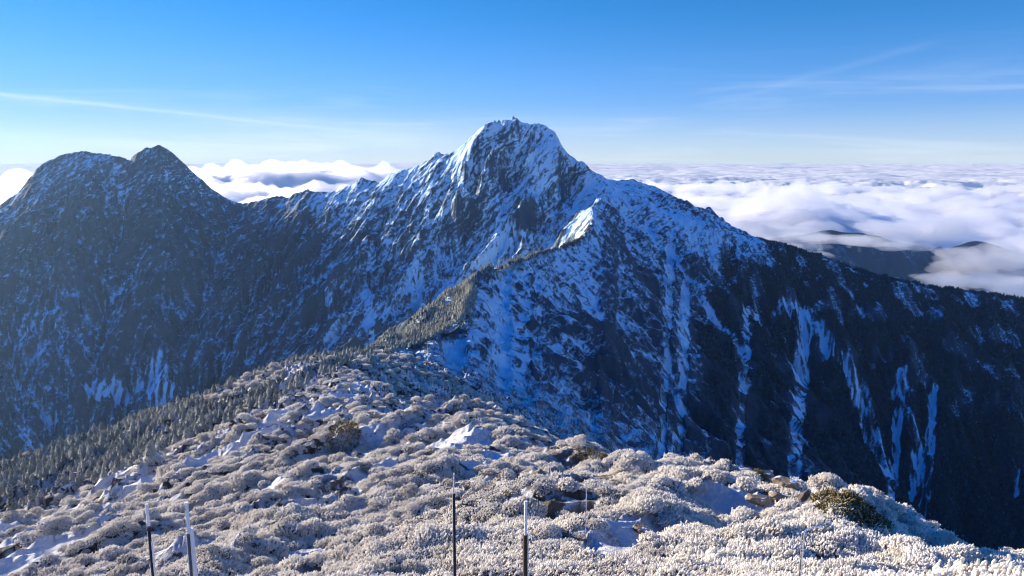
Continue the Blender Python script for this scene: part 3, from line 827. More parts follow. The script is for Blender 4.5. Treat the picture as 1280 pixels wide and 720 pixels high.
def scatter_firs():
    out = []
    for poly, sp, h0, D0, D1 in ((FOREST_A, 1.9, 3.2, 190, 560), (FOREST_B, 2.3, 4.0, 420, 900)):
        r_ = np.arange(D0, D1, sp); P_ = []
        for r in r_:
            a = np.arange(math.radians(-46), math.radians(-1.5), sp / r); a = a + (rng.random(len(a)) - 0.5) * sp / r
            rr = r + (rng.random(len(a)) - 0.5) * sp
            P_.append(np.stack([rr * np.sin(a), rr * np.cos(a)], 1))
        Q = np.concatenate(P_); Q = Q[seen(Q[:, 0], Q[:, 1], 14.0)]
        z = height(Q[:, 0], Q[:, 1]); px, py = project(Q[:, 0], Q[:, 1], z)
        k = in_poly(px, py, poly)
        if poly is FOREST_A: k |= (np.hypot(Q[:, 0], Q[:, 1]) > 330) & (px < 470) & (py > 0) & ~seen(Q[:, 0], Q[:, 1], 0.5)
        gap = fbm(Q[:, 0] / 22, Q[:, 1] / 22, 3, 700)
        k &= gap < 0.34
        Q = Q[k]; z = z[k]; n = len(Q)
        h = h0 * (0.6 + 0.7 * rng.random(n)) * (1 + 0.3 * fbm(Q[:, 0] / 30, Q[:, 1] / 30, 2, 702))
        out.append(np.stack([Q[:, 0], Q[:, 1], z, h], 1))
    # the thin line of firs along the crest
    L = line([p for p in CREST if 1000 < p[2] < 1650 or p[2] < 840 and p[2] > 600], 2.6)
    for off in (-7, -3.5, 0, 3):
        q = L[:, :2] + np.array([off, 0]) + rng.normal(0, 1.6, (len(L), 2)); k = rng.random(len(q)) < 0.75
        q = q[k]; out.append(np.stack([q[:, 0], q[:, 1], height(q[:, 0], q[:, 1]), 3.6 * (0.5 + 0.8 * rng.random(len(q)))], 1))
    return np.concatenate(out)
T_ = scatter_firs()
Dt = np.hypot(T_[:, 0], T_[:, 1]); tpx, tpy = project(T_[:, 0], T_[:, 1], T_[:, 2] + T_[:, 3])
vis = (tpx > 0) & (tpx < 1280) & (tpy < 720) & seen(T_[:, 0], T_[:, 1], 3.0)
size = np.where(vis, T_[:, 3] / Dt, 0); big_i = np.argsort(-size)[:300]
mk = np.ones(len(T_), bool); mk[big_i] = False
print('firs', len(T_), time.time() - T0)
n = int(mk.sum()); hh = T_[mk, 3]
FW = far_wood(); n_ = len(FW); dk = []
for c_m, t_m in FIRS:
    q_ = c_m.copy(); q_.materials.clear(); q_.materials.append(M_FIRD); dk.append(q_)
tag(instancer('distant_fir_forest', FW[:, :3], np.stack([rng.normal(0, 0.04, n_), rng.normal(0, 0.04, n_), rng.random(n_) * 6.28], 1), FW[:, 3:4].repeat(3, 1), np.minimum(-0.45 + 0.15 * rng.normal(0, 1, n_), -0.25), dk), kind='stuff')
print('far firs', n_)
fw = instancer('fir_wood', T_[mk, :3], np.stack([rng.normal(0, 0.04, n), rng.normal(0, 0.04, n), rng.random(n) * 6.28], 1), np.stack([hh, hh, hh], 1),
               0.32 + 0.4 * fbm(T_[mk, 0] / 30, T_[mk, 1] / 30, 3, 705) + 0.10 * rng.normal(0, 1, n) + 0.45 * sstep(500, 900, Dt[mk]) * (Dt[mk] < 1240) - 0.95 * (Dt[mk] > 1240), [c for c, t in FIRS])
tag(fw, kind='stuff')
for k in big_i:
    c, t = FIRS[int(rng.integers(4))]
    e = bpy.data.objects.new('fir_tree', None); C.objects.link(e); e.location = T_[k, :3]; h = float(T_[k, 3]); e.scale = (h, h, h); e.rotation_euler = (0, 0, rng.random() * 6.28); e.empty_display_size = 0.1
    tag(e, 'small frosted fir at the front of the dark belt of firs on the left slope', 'tree', 'front firs of the belt on the left slope')
    cr = new_obj('crown', c, None, e); cr['frost'] = float(0.30 + 0.16 * rng.normal())
    new_obj('trunk', t, None, e)

# ------------------------------------------------------------------ shrubs that have lost their rime
def lone_shrub(px, py, R, hgt, seed, n, frost, label, mat, dz=0.0):
    g = ground_at(px, py); k = R / 0.62
    tx = np.linspace(-R * 1.1, R * 1.1, 9); TXX, TYY = np.meshgrid(tx, tx); TZ = height(g.x + TXX.ravel(), g.y + TYY.ravel()).reshape(9, 9) - g.z
    rg = np.random.default_rng(seed); V, Fc, T = [], [], []
    for i in range(n):
        rr = R * math.sqrt(rg.random()); a = rg.random() * 2 * math.pi; x, y = rr * math.cos(a), rr * math.sin(a)
        top = hgt * (1 - (rr / R) ** 2 * 0.8) * (0.75 + 0.5 * fbm(np.array([x * 1.3 + seed]), np.array([y * 1.3]), 2, 3)[0])
        shoot(V, Fc, T, np.array([x, y, top * (0.3 + 0.6 * rg.random()) + float(bil(TZ, np.array([(x + R * 1.1) / (R * 0.275)]), np.array([(y + R * 1.1) / (R * 0.275)]))[0])]), np.array([x / R * 0.7 + 0.35 + rg.normal(0, 0.35), y / R * 0.7 + rg.normal(0, 0.35), 0.7 + rg.normal(0, 0.25)]),
              0.16 + 0.2 * rg.random(), 0.030 + 0.025 * rg.random(), rg)
    me = mesh_np('shrub', np.array(V), np.array(Fc), smooth=False); attr(me, 'tip', np.array(T)); me.materials.append(mat)
    o = new_obj('juniper_shrub', me); o.location = g; o['frost'] = frost
    tag(o, label, 'shrub')
lone_shrub(962, 586, 1.9, 2.2, 901, 800, -0.55, 'brown-green shrub bare of rime on the skyline above the tan rocks', M_GREEN)
lone_shrub(1066, 640, 1.9, 1.25, 902, 1500, -0.28, 'largest olive-brown shrub at the right edge of the slope, its far side half frosted', M_GREEN)
lone_shrub(1034, 632, 0.9, 1.3, 905, 400, -0.35, 'small olive shrub touching the left side of the largest bare shrub', M_GREEN)
lone_shrub(912, 592, 0.7, 0.7, 903, 240, -0.45, 'small brown shrub alone among white ones left of the tan rocks', M_GREEN)
lone_shrub(948, 606, 0.8, 0.8, 904, 260, -0.5, 'dark low shrub beside the snow patch below the tan rocks', M_GREEN)
lone_shrub(612, 508, 3.0, 1.3, 906, 800, -0.45, 'long brown shrub on the shaded brow right of the rounded hump', M_GREEN)
lone_shrub(742, 570, 1.9, 1.0, 907, 500, -0.40, 'low brown shrub on the skyline of the slope near its centre', M_GREEN)
lone_shrub(430, 552, 2.6, 3.2, 908, 1300, -0.75, 'dark brown shrub in deep shade left of the snow patches, mid slope', M_GREEN)

# ------------------------------------------------------------------ tan rocks
M_ROCK, _nt, _b, _o = material('tan_rock')
_co = _nt.new('ShaderNodeTexCoord').outputs['Object']
_n = _nt.noise(_co, 1.6, 9, 0.68); _ge = _nt.new('ShaderNodeNewGeometry'); _sp = _nt.new('ShaderNodeSeparateXYZ'); _nt.l.new(_ge.outputs['Normal'], _sp.inputs[0])
_c = _nt.mix(_n, (0.12, 0.085, 0.055, 1), (0.42, 0.33, 0.22, 1))
_f = _nt.ramp(_nt.math('ADD', _nt.noise(_co, 1.1, 7, 0.65), _nt.math('MULTIPLY', _sp.outputs['Z'], 0.16)), 0.68, 0.74)
_nt.l.new(_nt.mix(_f, _c, (0.82, 0.82, 0.84, 1)), _b.inputs['Base Color'])
_bp = _nt.new('ShaderNodeBump'); _bp.inputs['Distance'].default_value = 0.12; _nt.l.new(_n, _bp.inputs['Height']); _nt.l.new(_bp.outputs[0], _b.inputs['Normal'])

def rock(px, py, sx, sy, sz, seed, label, rz=0.0, name='rock', mat=None):
    import bmesh
    rg = random.Random(seed); g = ground_at(px, py)
    bm = bmesh.new(); bmesh.ops.create_icosphere(bm, subdivisions=4, radius=1.0)
    pl = [(Vector((rg.gauss(0, 1), rg.gauss(0, 1), rg.gauss(0, 0.8))).normalized(), 0.55 + 0.3 * rg.random()) for _ in range(16)] + [(Vector((0.1, -0.15, 1)).normalized(), 0.55)]
    from mathutils import noise as mn
    for v in bm.verts:
        p = v.co.copy()
        for nrm, d in pl:
            e = p.dot(nrm) - d
            if e > 0: p -= nrm * e
        p *= 1 + 0.10 * mn.fractal(p * 2.5 + Vector((seed, 0, 0)), 1.0, 2.0, 4)
        v.co = Vector((p.x * sx * 1.3, p.y * sy * 1.3, p.z * sz * 1.3))
    me = bpy.data.meshes.new(name); bm.to_mesh(me); bm.free(); me.materials.append(mat or M_ROCK)
    o = new_obj(name, me); o.location = g + Vector((0, 0, sz * 0.5 + 0.12)); o.rotation_euler = (0.1 * rg.random(), 0.1 * rg.random(), rz)
    tag(o, label, 'rock')
rock(985, 588, 1.25, 1.0, 0.55, 11, 'tan slab at the very brink, topmost of the bare rocks', 0.4)
rock(1000, 606, 1.15, 0.9, 0.55, 12, 'broad tan rock at the brink just below the topmost slab', -0.2)
rock(981, 612, 0.95, 0.8, 0.45, 13, 'tan rock wedged between the brink rocks and the snow patch', 0.8)
rock(948, 631, 0.85, 0.45, 0.32, 14, 'long low reddish rock lying along the lower edge of the snow patch', 0.1)
rock(972, 628, 0.55, 0.6, 0.4, 15, 'upright tan rock, lowest of the bare rocks, touching white shrubs', 1.2)
rock(955, 598, 0.9, 0.5, 0.35, 16, 'flat brown rock above the snow patch, left of the brink rocks', 0.3)
rock(800, 668, 0.35, 0.25, 0.2, 17, 'small brown stone beside the blue shaded snow hollow', 0.3)
rock(704, 606, 0.5, 0.35, 0.3, 18, 'pale stone on the bare soil of the path, near the thin upright stick', 0.5)
rock(637, 622, 0.35, 0.3, 0.2, 19, 'small pale stone in the dark hollow behind the wooden post', 0.9)

# ------------------------------------------------------------------ posts, sticks and a board
def plain(name, col, rough=0.6, scale=12.0, col2=None):
    m, nt, b, out = material(name); co = nt.new('ShaderNodeTexCoord').outputs['Object']
    mp = nt.new('ShaderNodeMapping'); mp.inputs['Scale'].default_value = (1, 1, 0.12); nt.l.new(co, mp.inputs['Vector'])
    nt.l.new(nt.mix(nt.noise(mp.outputs[0], scale * 4, 6, 0.6), col, col2 or tuple(c * 1.9 for c in col[:3]) + (1,)), b.inputs['Base Color']); b.inputs['Roughness'].default_value = rough
    return m
M_DARKM = plain('dark_metal', (0.03, 0.03, 0.034, 1), 0.45); M_GALV = plain('grey_metal', (0.20, 0.21, 0.23, 1), 0.5)
M_WOOD = plain('weathered_wood', (0.075, 0.05, 0.028, 1), 0.8); M_GREYW = plain('grey_wood', (0.10, 0.095, 0.085, 1), 0.85)
M_RIME, _nt, _b, _o = material('white_rime')
_b.inputs['Base Color'].default_value = (0.86, 0.87, 0.89, 1)
_bp = _nt.new('ShaderNodeBump'); _bp.inputs['Distance'].default_value = 0.01; _nt.l.new(_nt.noise(_nt.new('ShaderNodeTexCoord').outputs['Object'], 60, 5, 0.7), _bp.inputs['Height']); _nt.l.new(_bp.outputs[0], _b.inputs['Normal'])

def tube(name, z0, z1, r0, r1, mat, parent, off=(0, 0), squash=1.0, rough=0.0, seed=0, seg=12, rings=None, bow=0.0):
    """an upright round member in its parent's space; rough > 0 gives it the lumpy outline of rime"""
    rg = np.random.default_rng(seed); n = rings or (2 if rough == 0 else max(6, int((z1 - z0) / 0.02)))
    V, Fc = [], []
    for k in range(n):
        f = k / (n - 1); z = z0 + (z1 - z0) * f; r = r0 + (r1 - r0) * f
        w = 1 + rough * rg.normal(0, 0.6)
        for j in range(seg):
            a = 2 * math.pi * j / seg; q = r * w * (1 + rough * rg.normal(0, 0.5))
            V.append((off[0] + q * math.cos(a) + bow * f * f, off[1] + q * squash * math.sin(a), z))
    for k in range(n - 1):
        for j in range(seg): Fc.append((k * seg + j, k * seg + (j + 1) % seg, (k + 1) * seg + (j + 1) % seg, (k + 1) * seg + j))
    me = bpy.data.meshes.new(name)
    me.from_pydata(V, [], Fc + [tuple(range(seg))[::-1], tuple(range((n - 1) * seg, n * seg))]); me.materials.append(mat)
    for p in me.polygons: p.use_smooth = rough == 0 and len(p.vertices) == 4
    return new_obj(name, me, None, parent)

def post(px, py, D, label, cat='post', name='marker_post'):
    top = P(px, py, D); g = float(height(top[0], top[1])[0]) - 0.25
    e = bpy.data.objects.new(name, None); C.objects.link(e); e.location = (top[0], top[1], g); e.empty_display_size = 0.2
    tag(e, label, cat)
    return e, top[2] - g
e, H = post(183, 630, 10.0, 'thin dark post with rime down its right side, left of the thickly rimed one')
tube('pole', 0, H - 0.33, 0.022, 0.020, M_DARKM, e); tube('pole_tip', H - 0.33, H - 0.02, 0.013, 0.012, M_GALV, e)
tube('rime', H - 0.30, H, 0.020, 0.017, M_RIME, e, (0.002, 0), 1, 0.10, 1); tube('rime', 0, H - 0.52, 0.017, 0.011, M_RIME, e, (0.026, 0.0), 1.3, 0.14, 2); tube('clamp', H - 0.36, H - 0.325, 0.034, 0.032, M_DARKM, e, (0.004, 0))
e, H = post(232, 628, 9.6, 'post coated so thickly in rime that it looks white, second from the left')
tube('pole', 0, H - 0.02, 0.020, 0.018, M_GREYW, e); tube('rime', H - 0.42, H, 0.024, 0.022, M_RIME, e, (0.008, 0), 1, 0.10, 3); tube('rime', 0, H - 0.36, 0.044, 0.026, M_RIME, e, (0.040, 0.012), 0.8, 0.10, 4); tube('rime', 0, H - 0.42, 0.010, 0.008, M_RIME, e, (-0.022, -0.004), 1, 0.16, 5)
e, H = post(567, 617, 9.4, 'plain dark round post left of the brown wooden one')
tube('pole', 0, H, 0.023, 0.021, M_DARKM, e); tube('rime', H - 0.01, H + 0.30, 0.011, 0.006, M_RIME, e, (0, 0), 1, 0.30, 6, bow=0.012)
e, H = post(656.5, 668, 9.2, 'brown wooden post topped by a slim rime-white rod')
tube('pole', 0, H, 0.034, 0.032, M_WOOD, e); tube('rod', H - 0.05, H + 0.47, 0.011, 0.010, M_GALV, e, (0.004, -0.01)); tube('rime', H + 0.0, H + 0.49, 0.019, 0.021, M_RIME, e, (0.005, -0.01), 1, 0.12, 7); tube('rime', 0, H + 0.02, 0.013, 0.010, M_RIME, e, (0.036, -0.004), 1.2, 0.25, 8)
def stick(px, py, pyb, D, r, label):
    e, H = post(px, py, D, label, 'stick', 'thin_stick')
    tube('rod', 0, H, r, r * 0.8, M_GREYW, e); tube('rime', H * 0.25, H + 0.02, r * 1.15, r * 1.0, M_RIME, e, (r * 0.5, 0), 1, 0.25, int(px))
    return e, H
g = ground_at(733, 690); stick(733, 603, 690, math.hypot(g.x, g.y), 0.014, 'tall hair-thin stick standing among shrubs right of the wooden post')
g = ground_at(688, 597); stick(688, 579, 596, math.hypot(g.x, g.y), 0.028, 'short stick in front of the dark hollow, farthest of the sticks')
e, H = stick(1003.5, 666, 720, 13.5, 0.022, 'rime-white stick with a rope end, alone at the lower right')
V, Fc, T = [], [], []
rgx = np.random.default_rng(5)
prev = np.array([0.0, 0.0, H])
for k in range(10):
    nx_ = prev + np.array([0.045, 0.02, 0.018 - 0.004 * k]); cone_rod(V, Fc, T, prev, nx_, 0.014 + 0.004 * rgx.random(), 0.013 + 0.004 * rgx.random(), 6); prev = nx_
me = mesh_np('rope', np.array(V), np.array(Fc)); me.materials.append(M_RIME); new_obj('rope', me, None, e)
# grey board half sunk in the scrub
import bmesh
g = ground_at(424, 676)
e = bpy.data.objects.new('wooden_board', None); C.objects.link(e); e.location = g + Vector((0, -0.1, 0.35)); e.rotation_euler = (0.15, -0.12, 0.25)
tag(e, 'weathered grey board on two short stakes, half sunk among shrubs at lower left', 'board')
def bxm(name, c, sz, mat, parent, bev=0.01):
    bm = bmesh.new(); bmesh.ops.create_cube(bm, size=1.0)
    for v in bm.verts: v.co = Vector((c[0] + v.co.x * sz[0], c[1] + v.co.y * sz[1], c[2] + v.co.z * sz[2]))
    bmesh.ops.bevel(bm, geom=bm.edges[:], offset=bev, segments=1, affect='EDGES')
    me = bpy.data.meshes.new(name); bm.to_mesh(me); bm.free(); me.materials.append(mat); return new_obj(name, me, None, parent)
bxm('plank', (0, 0, 0.16), (1.15, 0.05, 0.24), M_GREYW, e); bxm('plank', (0, 0.01, -0.12), (1.15, 0.05, 0.14), M_GREYW, e)
bxm('stake', (-0.45, 0.06, -0.1), (0.07, 0.06, 0.85), M_GREYW, e); bxm('stake', (0.45, 0.06, -0.1), (0.07, 0.06, 0.85), M_GREYW, e)
bxm('snow_cap', (0, 0, 0.296), (1.12, 0.06, 0.03), M_RIME, e, 0.012)
print('objects', time.time() - T0)

# ------------------------------------------------------------------ land beyond the valley and the sea of cloud
BX, BY0, BY1, BZ0, BZ1 = 3400.0, -700.0, 4360.0, -1260.0, 135.0

def grid_faces(n, m):
    i = np.arange(n * m).reshape(n, m)
    return np.stack([i[:-1, :-1].ravel(), i[:-1, 1:].ravel(), i[1:, 1:].ravel(), i[1:, :-1].ravel()], 1)

def far_hills():
    xs = np.arange(200, 5200, 12.0); ys = np.arange(BY1 + 30, 7600, 14.0)
    x, y = np.meshgrid(xs, ys)
    z = -1150 + 0 * x
    for (cx, cy, cz, wx, wy) in ((2250, 5150, -560, 1900, 620), (1450, 5200, -540, 900, 560), (3300, 5200, -640, 1200, 600), (1900, 4700, -720, 900, 300)):
        z = np.maximum(z, cz - 560 * (np.hypot((x - cx) / wx, (y - cy) / wy)) ** 1.9)
    gy, gx = np.gradient(blur(z, 10), 14.0, 12.0)
    e, n = erode(x, y, gx, gy, 230.0, 48.0, 5, 5)
    z = z + e + 30 * fbm(x / 300, y / 300, 5, 7)
    me = mesh_np('far_hills', np.stack([x.ravel(), y.ravel(), z.ravel()], 1), grid_faces(*x.shape))
    scar = sstep(190, 60, np.abs(x - 2010 + 60 * fbm(x / 90, y / 90, 3, 8))) * sstep(5100, 4700, y)
    attr(me, 'n1', n); attr(me, 'snowmask', 0.22 - 0.3 * n + 0.5 * scar + 0.35 * fbm(x / 200, y / 200, 5, 12)); attr(me, 'wood', 0.55 + 0 * x); attr(me, 'near', 0 * x)
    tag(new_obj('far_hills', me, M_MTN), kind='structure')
far_hills()

def cloud_height(x, y, fine=True):
    r = np.hypot(x, y); az = np.degrees(np.arctan2(x, y))
    wx = x + 900 * fbm(x / 3600, y / 3600, 4, 301); wy = y + 900 * fbm(x / 3600, y / 3600, 4, 302)
    big = fbm(wx / 7000, wy / 4500, 3, 310)
    h = 0; a = 1.0; L = 3900.0; t = 0
    for k in range(7 if fine else 3):
        h = h + a * np.abs(vnoise(wx / L + 3.1 * k, wy / (L * 0.75) + 1.7 * k, 320 + k)) ** 0.8; t += a
        a *= 0.46; L *= 0.44
    h = h / 1.85
    z = -960 + 190 * big + h * 640 * (0.30 + 0.70 * sstep(45000, 9000, r))
    # a bank of cumulus standing higher beyond the gap between the peaks
    bank = np.exp(-((r - 15500) / 4200) ** 2) * sstep(-32, -22, az) * sstep(0, -15, az)
    z = z + bank * 420 * (0.95 + 0.3 * big)
    z = z + 260 * np.exp(-((r - 11000) / 3000) ** 2) * sstep(-28, -34, az)
    z = z + 60 * np.exp(-((r - 7200) / 1500) ** 2) * sstep(14, 24, az)
    # the opening through which the wooded hills show
    hole = np.exp(-((az - 24.0) / 6.5) ** 2) * sstep(6300, 5400, r) + 0.8 * np.exp(-((az - 17.0) / 3.5) ** 2) * sstep(5900, 5100, r)
    z = z - 560 * hole * (1 + 0.5 * fbm(x / 500, y / 500, 3, 333))
    return z

def cloud_sea():
    az = np.radians(np.concatenate([np.arange(-180, -44, 2.0), np.arange(-44, 44, 0.11), np.arange(44, 180, 2.0)]))
    k = [1.0]
    while k[-1] < 24: k.append(k[-1] * 1.0058)
    k = np.array(k)
    rmin = np.minimum(4420 / np.maximum(np.abs(np.cos(az)), 1e-3), 3460 / np.maximum(np.abs(np.sin(az)), 1e-3))
    R = k[:, None] * rmin[None, :]
    x = R * np.sin(az)[None, :]; y = R * np.cos(az)[None, :]
    z = cloud_height(x, y)
    z = z * sstep(1.0, 1.05, k)[:, None] + -1250 * (1 - sstep(1.0, 1.05, k)[:, None])
    n, m = x.shape
    i = np.arange(n * m).reshape(n, m); nx = np.roll(i, -1, axis=1)
    Fc = np.stack([i[:-1].ravel(), nx[:-1].ravel(), nx[1:].ravel(), i[1:].ravel()], 1)
    me = mesh_np('cloud_sea', np.stack([x.ravel(), y.ravel(), z.ravel()], 1), Fc)
    m_, nt, b, out = material('cloud_white')
    b.inputs['Base Color'].default_value = (0.93, 0.93, 0.94, 1); b.inputs['Roughness'].default_value = 1.0
    b.inputs['Specular IOR Level'].default_value = 0.0
    tr = nt.new('ShaderNodeBsdfTranslucent'); tr.inputs['Color'].default_value = (0.9, 0.9, 0.92, 1)
    mx = nt.new('ShaderNodeMixShader'); mx.inputs[0].default_value = 0.45
    nt.l.new(b.outputs[0], mx.inputs[1]); nt.l.new(tr.outputs[0], mx.inputs[2]); nt.l.new(mx.outputs[0], out.inputs['Surface'])
    tag(new_obj('cloud_sea', me, m_), kind='structure')
cloud_sea()

def volume_material(name, dens, col, aniso):
    m = bpy.data.materials.new(name); m.use_nodes = True
    nt = NT(m.node_tree); nt.n.clear()
    out = nt.new('ShaderNodeOutputMaterial'); v = nt.new('ShaderNodeVolumePrincipled')
    v.inputs['Density'].default_value = dens; v.inputs['Color'].default_value = col; v.inputs['Anisotropy'].default_value = aniso
    nt.l.new(v.outputs[0], out.inputs['Volume'])
    return m
M_MIST = volume_material('mist', 0.0055, (0.965, 0.965, 0.975, 1), 0.62)

def mist(px, py, D, rx, ry, rz, seed):
    import bmesh
    bm = bmesh.new(); bmesh.ops.create_icosphere(bm, subdivisions=5, radius=1.0)
    V = np.array([v.co[:] for v in bm.verts])
    from mathutils import noise as mn
    c = P(px, py, D)
    for v in bm.verts:
        p = v.co.copy(); q = Vector((p.x * rx, p.y * ry, p.z * rz)) / 190.0 + Vector((seed * 7.3, seed, 0))
        d = 0.85 + 0.75 * mn.turbulence(q, 4, False) + 0.5 * mn.fractal(q * 0.4, 1.0, 2.0, 4)
        v.co = Vector((p.x * rx * d, p.y * ry * d, p.z * rz * d))
    me = bpy.data.meshes.new('mist_bank'); bm.to_mesh(me); bm.free()
    for p in me.polygons: p.use_smooth = True
    o = new_obj('mist_bank', me, M_MIST); o.location = c
    tag(o, kind='structure')
    return o
def fog_blanket():
    """the soft top layer of the nearer cloud"""
    az = np.radians(np.arange(-42, 50, 0.30)); k = 1.012 * 1.0085 ** np.arange(0, 175)
    rmin = np.minimum(4420 / np.cos(az), 3460 / np.maximum(np.abs(np.sin(az)), 1e-3))
    R = k[:, None] * rmin[None]; x = R * np.sin(az)[None]; y = R * np.cos(az)[None]
    edge = sstep(1.0, 1.05, k)[:, None] * sstep(k[-1], k[-1] * 0.93, k)[:, None] * sstep(-42, -40, np.degrees(az))[None] * sstep(50, 47, np.degrees(az))[None]
    top = cloud_height(x, y, False) + 40 + 170 * np.abs(fbm(x / 900, y / 620, 2, 342)) * 2 + 150 * fbm(x / 380, y / 260, 5, 341)
    z = -1150 + (top + 1150) * edge
    n, m = x.shape; top_v = np.stack([x.ravel(), y.ravel(), z.ravel()], 1); bot = top_v.copy(); bot[:, 2] = -1240
    f = grid_faces(n, m); g = f[:, ::-1] + n * m
    i = np.arange(n * m).reshape(n, m); ring = np.concatenate([i[0, :], i[1:, -1], i[-1, -2::-1], i[-2:0:-1, 0]]); rn = np.roll(ring, -1)
    side = np.stack([rn, ring, ring + n * m, rn + n * m], 1)
    me = mesh_np('mist_blanket', np.concatenate([top_v, bot]), np.concatenate([f, g, side]))
    tag(new_obj('mist_blanket', me, M_MIST), kind='structure')
fog_blanket()
for i, a in enumerate([(985, 308, 4900, 230, 160, 38), (930, 290, 5100, 330, 200, 60), (1150, 290, 6000, 500, 260, 90), (1020, 318, 4750, 120, 110, 34), (1190, 352, 5300, 220, 150, 60), (1150, 362, 5150, 150, 100, 30),
                       (1245, 330, 5600, 380, 180, 120), (1290, 360, 5400, 300, 160, 80), (860, 272, 5300, 350, 260, 60), (1010, 296, 4650, 190, 110, 30), (1050, 300, 4800, 150, 100, 26), (1085, 303, 4700, 210, 120, 34), (1125, 308, 4800, 160, 100, 28), (965, 300, 4700, 120, 90, 26), (890, 284, 4600, 200, 110, 26), (1215, 352, 4650, 240, 120, 38), (1270, 366, 4700, 230, 120, 34), (1165, 346, 4700, 120, 90, 24)]):
    mist(*a, i + 1)

hb = bpy.data.meshes.new('haze')
hv = [(x, y, z) for z in (BZ0, BZ1) for y in (BY0, BY1) for x in (-BX, BX)]
hb.from_pydata(hv, [], [(0, 2, 3, 1), (4, 5, 7, 6), (0, 1, 5, 4), (2, 6, 7, 3), (0, 4, 6, 2), (1, 3, 7, 5)])
tag(new_obj('haze', hb, volume_material('haze', 0.000022, (0.42, 0.70, 1.0, 1), 0.62)), kind='stuff')
print('clouds', time.time() - T0)

# ------------------------------------------------------------------ camera, sun, sky
cam = bpy.data.cameras.new('camera'); cam.sensor_width = 36.0; cam.lens = 36.0 * F / 1280.0
cam.clip_start = 0.1; cam.clip_end = 400000
co_ = bpy.data.objects.new('camera', cam); C.objects.link(co_)
co_.location = (0, 0, 0); co_.rotation_euler = (math.radians(90) - TH, 0, 0)
bpy.context.scene.camera = co_

SUN_AZ, SUN_EL = math.radians(-60), math.radians(15)
sun = bpy.data.lights.new('sun', 'SUN'); sun.energy = 5.0; sun.angle = math.radians(0.5); sun.color = (1.0, 0.875, 0.72)
so = bpy.data.objects.new('sun', sun); C.objects.link(so)
sd = Vector((math.cos(SUN_EL) * math.sin(SUN_AZ), math.cos(SUN_EL) * math.cos(SUN_AZ), math.sin(SUN_EL)))
so.rotation_euler = sd.to_track_quat('Z', 'Y').to_euler(); so.location = (0, 0, 500)
w = bpy.data.worlds.new('World'); bpy.context.scene.world = w; w.use_nodes = True
wn = NT(w.node_tree); wn.n.clear()
wo = wn.new('ShaderNodeOutputWorld'); bg = wn.new('ShaderNodeBackground'); wn.l.new(bg.outputs[0], wo.inputs[0])
sky = wn.new('ShaderNodeTexSky', sky_type='NISHITA'); sky.sun_disc = False
sky.sun_elevation = SUN_EL; sky.sun_rotation = SUN_AZ
sky.altitude = 3800; sky.air_density = 1.0; sky.dust_density = 0.0; sky.ozone_density = 4.0
# the phone's rendering of a clear high-altitude sky: deeper blue higher in view, paler towards the horizon
gen = wn.new('ShaderNodeTexCoord').outputs['Generated']
sxyz = wn.new('ShaderNodeSeparateXYZ'); wn.l.new(gen, sxyz.inputs[0])
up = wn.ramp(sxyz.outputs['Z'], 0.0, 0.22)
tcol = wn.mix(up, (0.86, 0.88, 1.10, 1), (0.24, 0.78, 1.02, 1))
tcol = wn.mix(wn.ramp(sxyz.outputs['Z'], 0.2, 0.6), tcol, (0.02, 1.12, 2.15, 1))  # zenith brightened beyond the real sky, adding blue fill on the shaded slopes
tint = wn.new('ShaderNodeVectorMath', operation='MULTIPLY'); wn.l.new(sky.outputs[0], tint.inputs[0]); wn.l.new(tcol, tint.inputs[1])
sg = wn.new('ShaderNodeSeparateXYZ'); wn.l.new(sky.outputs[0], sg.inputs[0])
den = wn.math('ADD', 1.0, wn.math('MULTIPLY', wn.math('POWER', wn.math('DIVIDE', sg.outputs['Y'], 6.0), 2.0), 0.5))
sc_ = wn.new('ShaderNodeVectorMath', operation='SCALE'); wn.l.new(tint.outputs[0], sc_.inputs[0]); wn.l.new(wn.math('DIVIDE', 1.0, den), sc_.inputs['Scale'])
def streak(a, b, width, strength, fade0, fade1):
    n = np.cross(ray(*a), ray(*b)); n /= np.linalg.norm(n)
    t = ray(*b) - ray(*a); t /= np.linalg.norm(t)
    d1 = wn.new('ShaderNodeVectorMath', operation='DOT_PRODUCT'); wn.l.new(gen, d1.inputs[0]); d1.inputs[1].default_value = n
    wob = wn.math('MULTIPLY', wn.math('SUBTRACT', wn.noise(gen, 9.0, 4, 0.6), 0.5), width * 3.5)
    q = wn.math('DIVIDE', wn.math('ADD', d1.outputs['Value'], wob), width)
    g = wn.math('EXPONENT', wn.math('MULTIPLY', wn.math('MULTIPLY', q, q), -1.0))
    d2 = wn.new('ShaderNodeVectorMath', operation='DOT_PRODUCT'); wn.l.new(gen, d2.inputs[0]); d2.inputs[1].default_value = t
    g = wn.math('MULTIPLY', g, wn.ramp(d2.outputs['Value'], fade0[0], fade0[1]))
    g = wn.math('MULTIPLY', g, wn.ramp(d2.outputs['Value'], fade1[1], fade1[0]))
    return wn.math('MULTIPLY', g, strength)
def tpos(a, b, p):
    t = ray(*b) - ray(*a); t /= np.linalg.norm(t); q = ray(*p); return float(np.dot(t, q / np.linalg.norm(q)))
SA = ((0, 118), (560, 176)); SB = ((930, 118), (1140, 60)); SC = ((980, 112), (1260, 72))
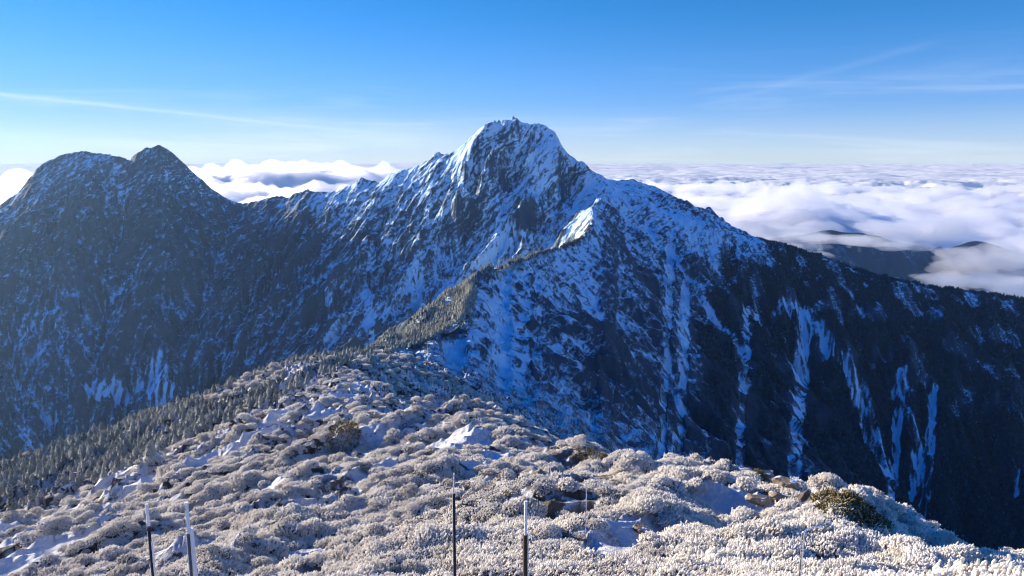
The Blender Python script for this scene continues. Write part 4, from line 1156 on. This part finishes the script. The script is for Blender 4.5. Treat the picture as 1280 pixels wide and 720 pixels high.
s1 = streak(*SA, 0.0022, 0.24, (tpos(*SA, (-400, 80)), tpos(*SA, (-100, 108))), (tpos(*SA, (150, 133)), tpos(*SA, (600, 180))))
s2 = streak(*SA, 0.017, 0.14, (tpos(*SA, (100, 128)), tpos(*SA, (420, 160))), (tpos(*SA, (480, 168)), tpos(*SA, (660, 186))))
s3 = streak(*SB, 0.004, 0.05, (tpos(*SB, (860, 138)), tpos(*SB, (1000, 98))), (tpos(*SB, (1120, 65)), tpos(*SB, (1200, 42))))
s4 = streak(*SC, 0.010, 0.035, (tpos(*SC, (900, 124)), tpos(*SC, (1060, 100))), (tpos(*SC, (1180, 84)), tpos(*SC, (1330, 62))))
mp = wn.new('ShaderNodeMapping'); mp.inputs['Scale'].default_value = (1.2, 1.2, 16.0); wn.l.new(gen, mp.inputs['Vector'])
veil = wn.math('MULTIPLY', wn.ramp(wn.noise(mp.outputs[0], 2.2, 6, 0.6, 0.4), 0.45, 0.8), wn.math('MULTIPLY', wn.ramp(sxyz.outputs['Z'], 0.16, 0.02), 0.35))
cf = wn.math('ADD', wn.math('ADD', wn.math('ADD', s1, s2), wn.math('ADD', s3, s4)), veil, clamp=True)
pale = wn.math('MULTIPLY', wn.ramp(sxyz.outputs['Z'], 0.075, -0.01), 0.38)
cf = wn.math('ADD', cf, pale, clamp=True)
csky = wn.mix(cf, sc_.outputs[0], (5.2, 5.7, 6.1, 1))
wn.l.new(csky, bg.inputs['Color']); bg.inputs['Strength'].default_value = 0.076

sc = bpy.context.scene
sc.view_settings.view_transform = 'Standard'; sc.view_settings.look = 'None'; sc.view_settings.gamma = 1.0
sc.view_settings.exposure = 1.25
sc.render.engine = 'CYCLES'
sc.cycles.use_denoising = True; sc.cycles.pixel_filter_type = 'BLACKMAN_HARRIS'; sc.cycles.filter_width = 1.1
sc.cycles.max_bounces = 6
sc.cycles.diffuse_bounces = 2; sc.cycles.volume_bounces = 5
sc.cycles.use_adaptive_sampling = True
print('done', time.time() - T0)
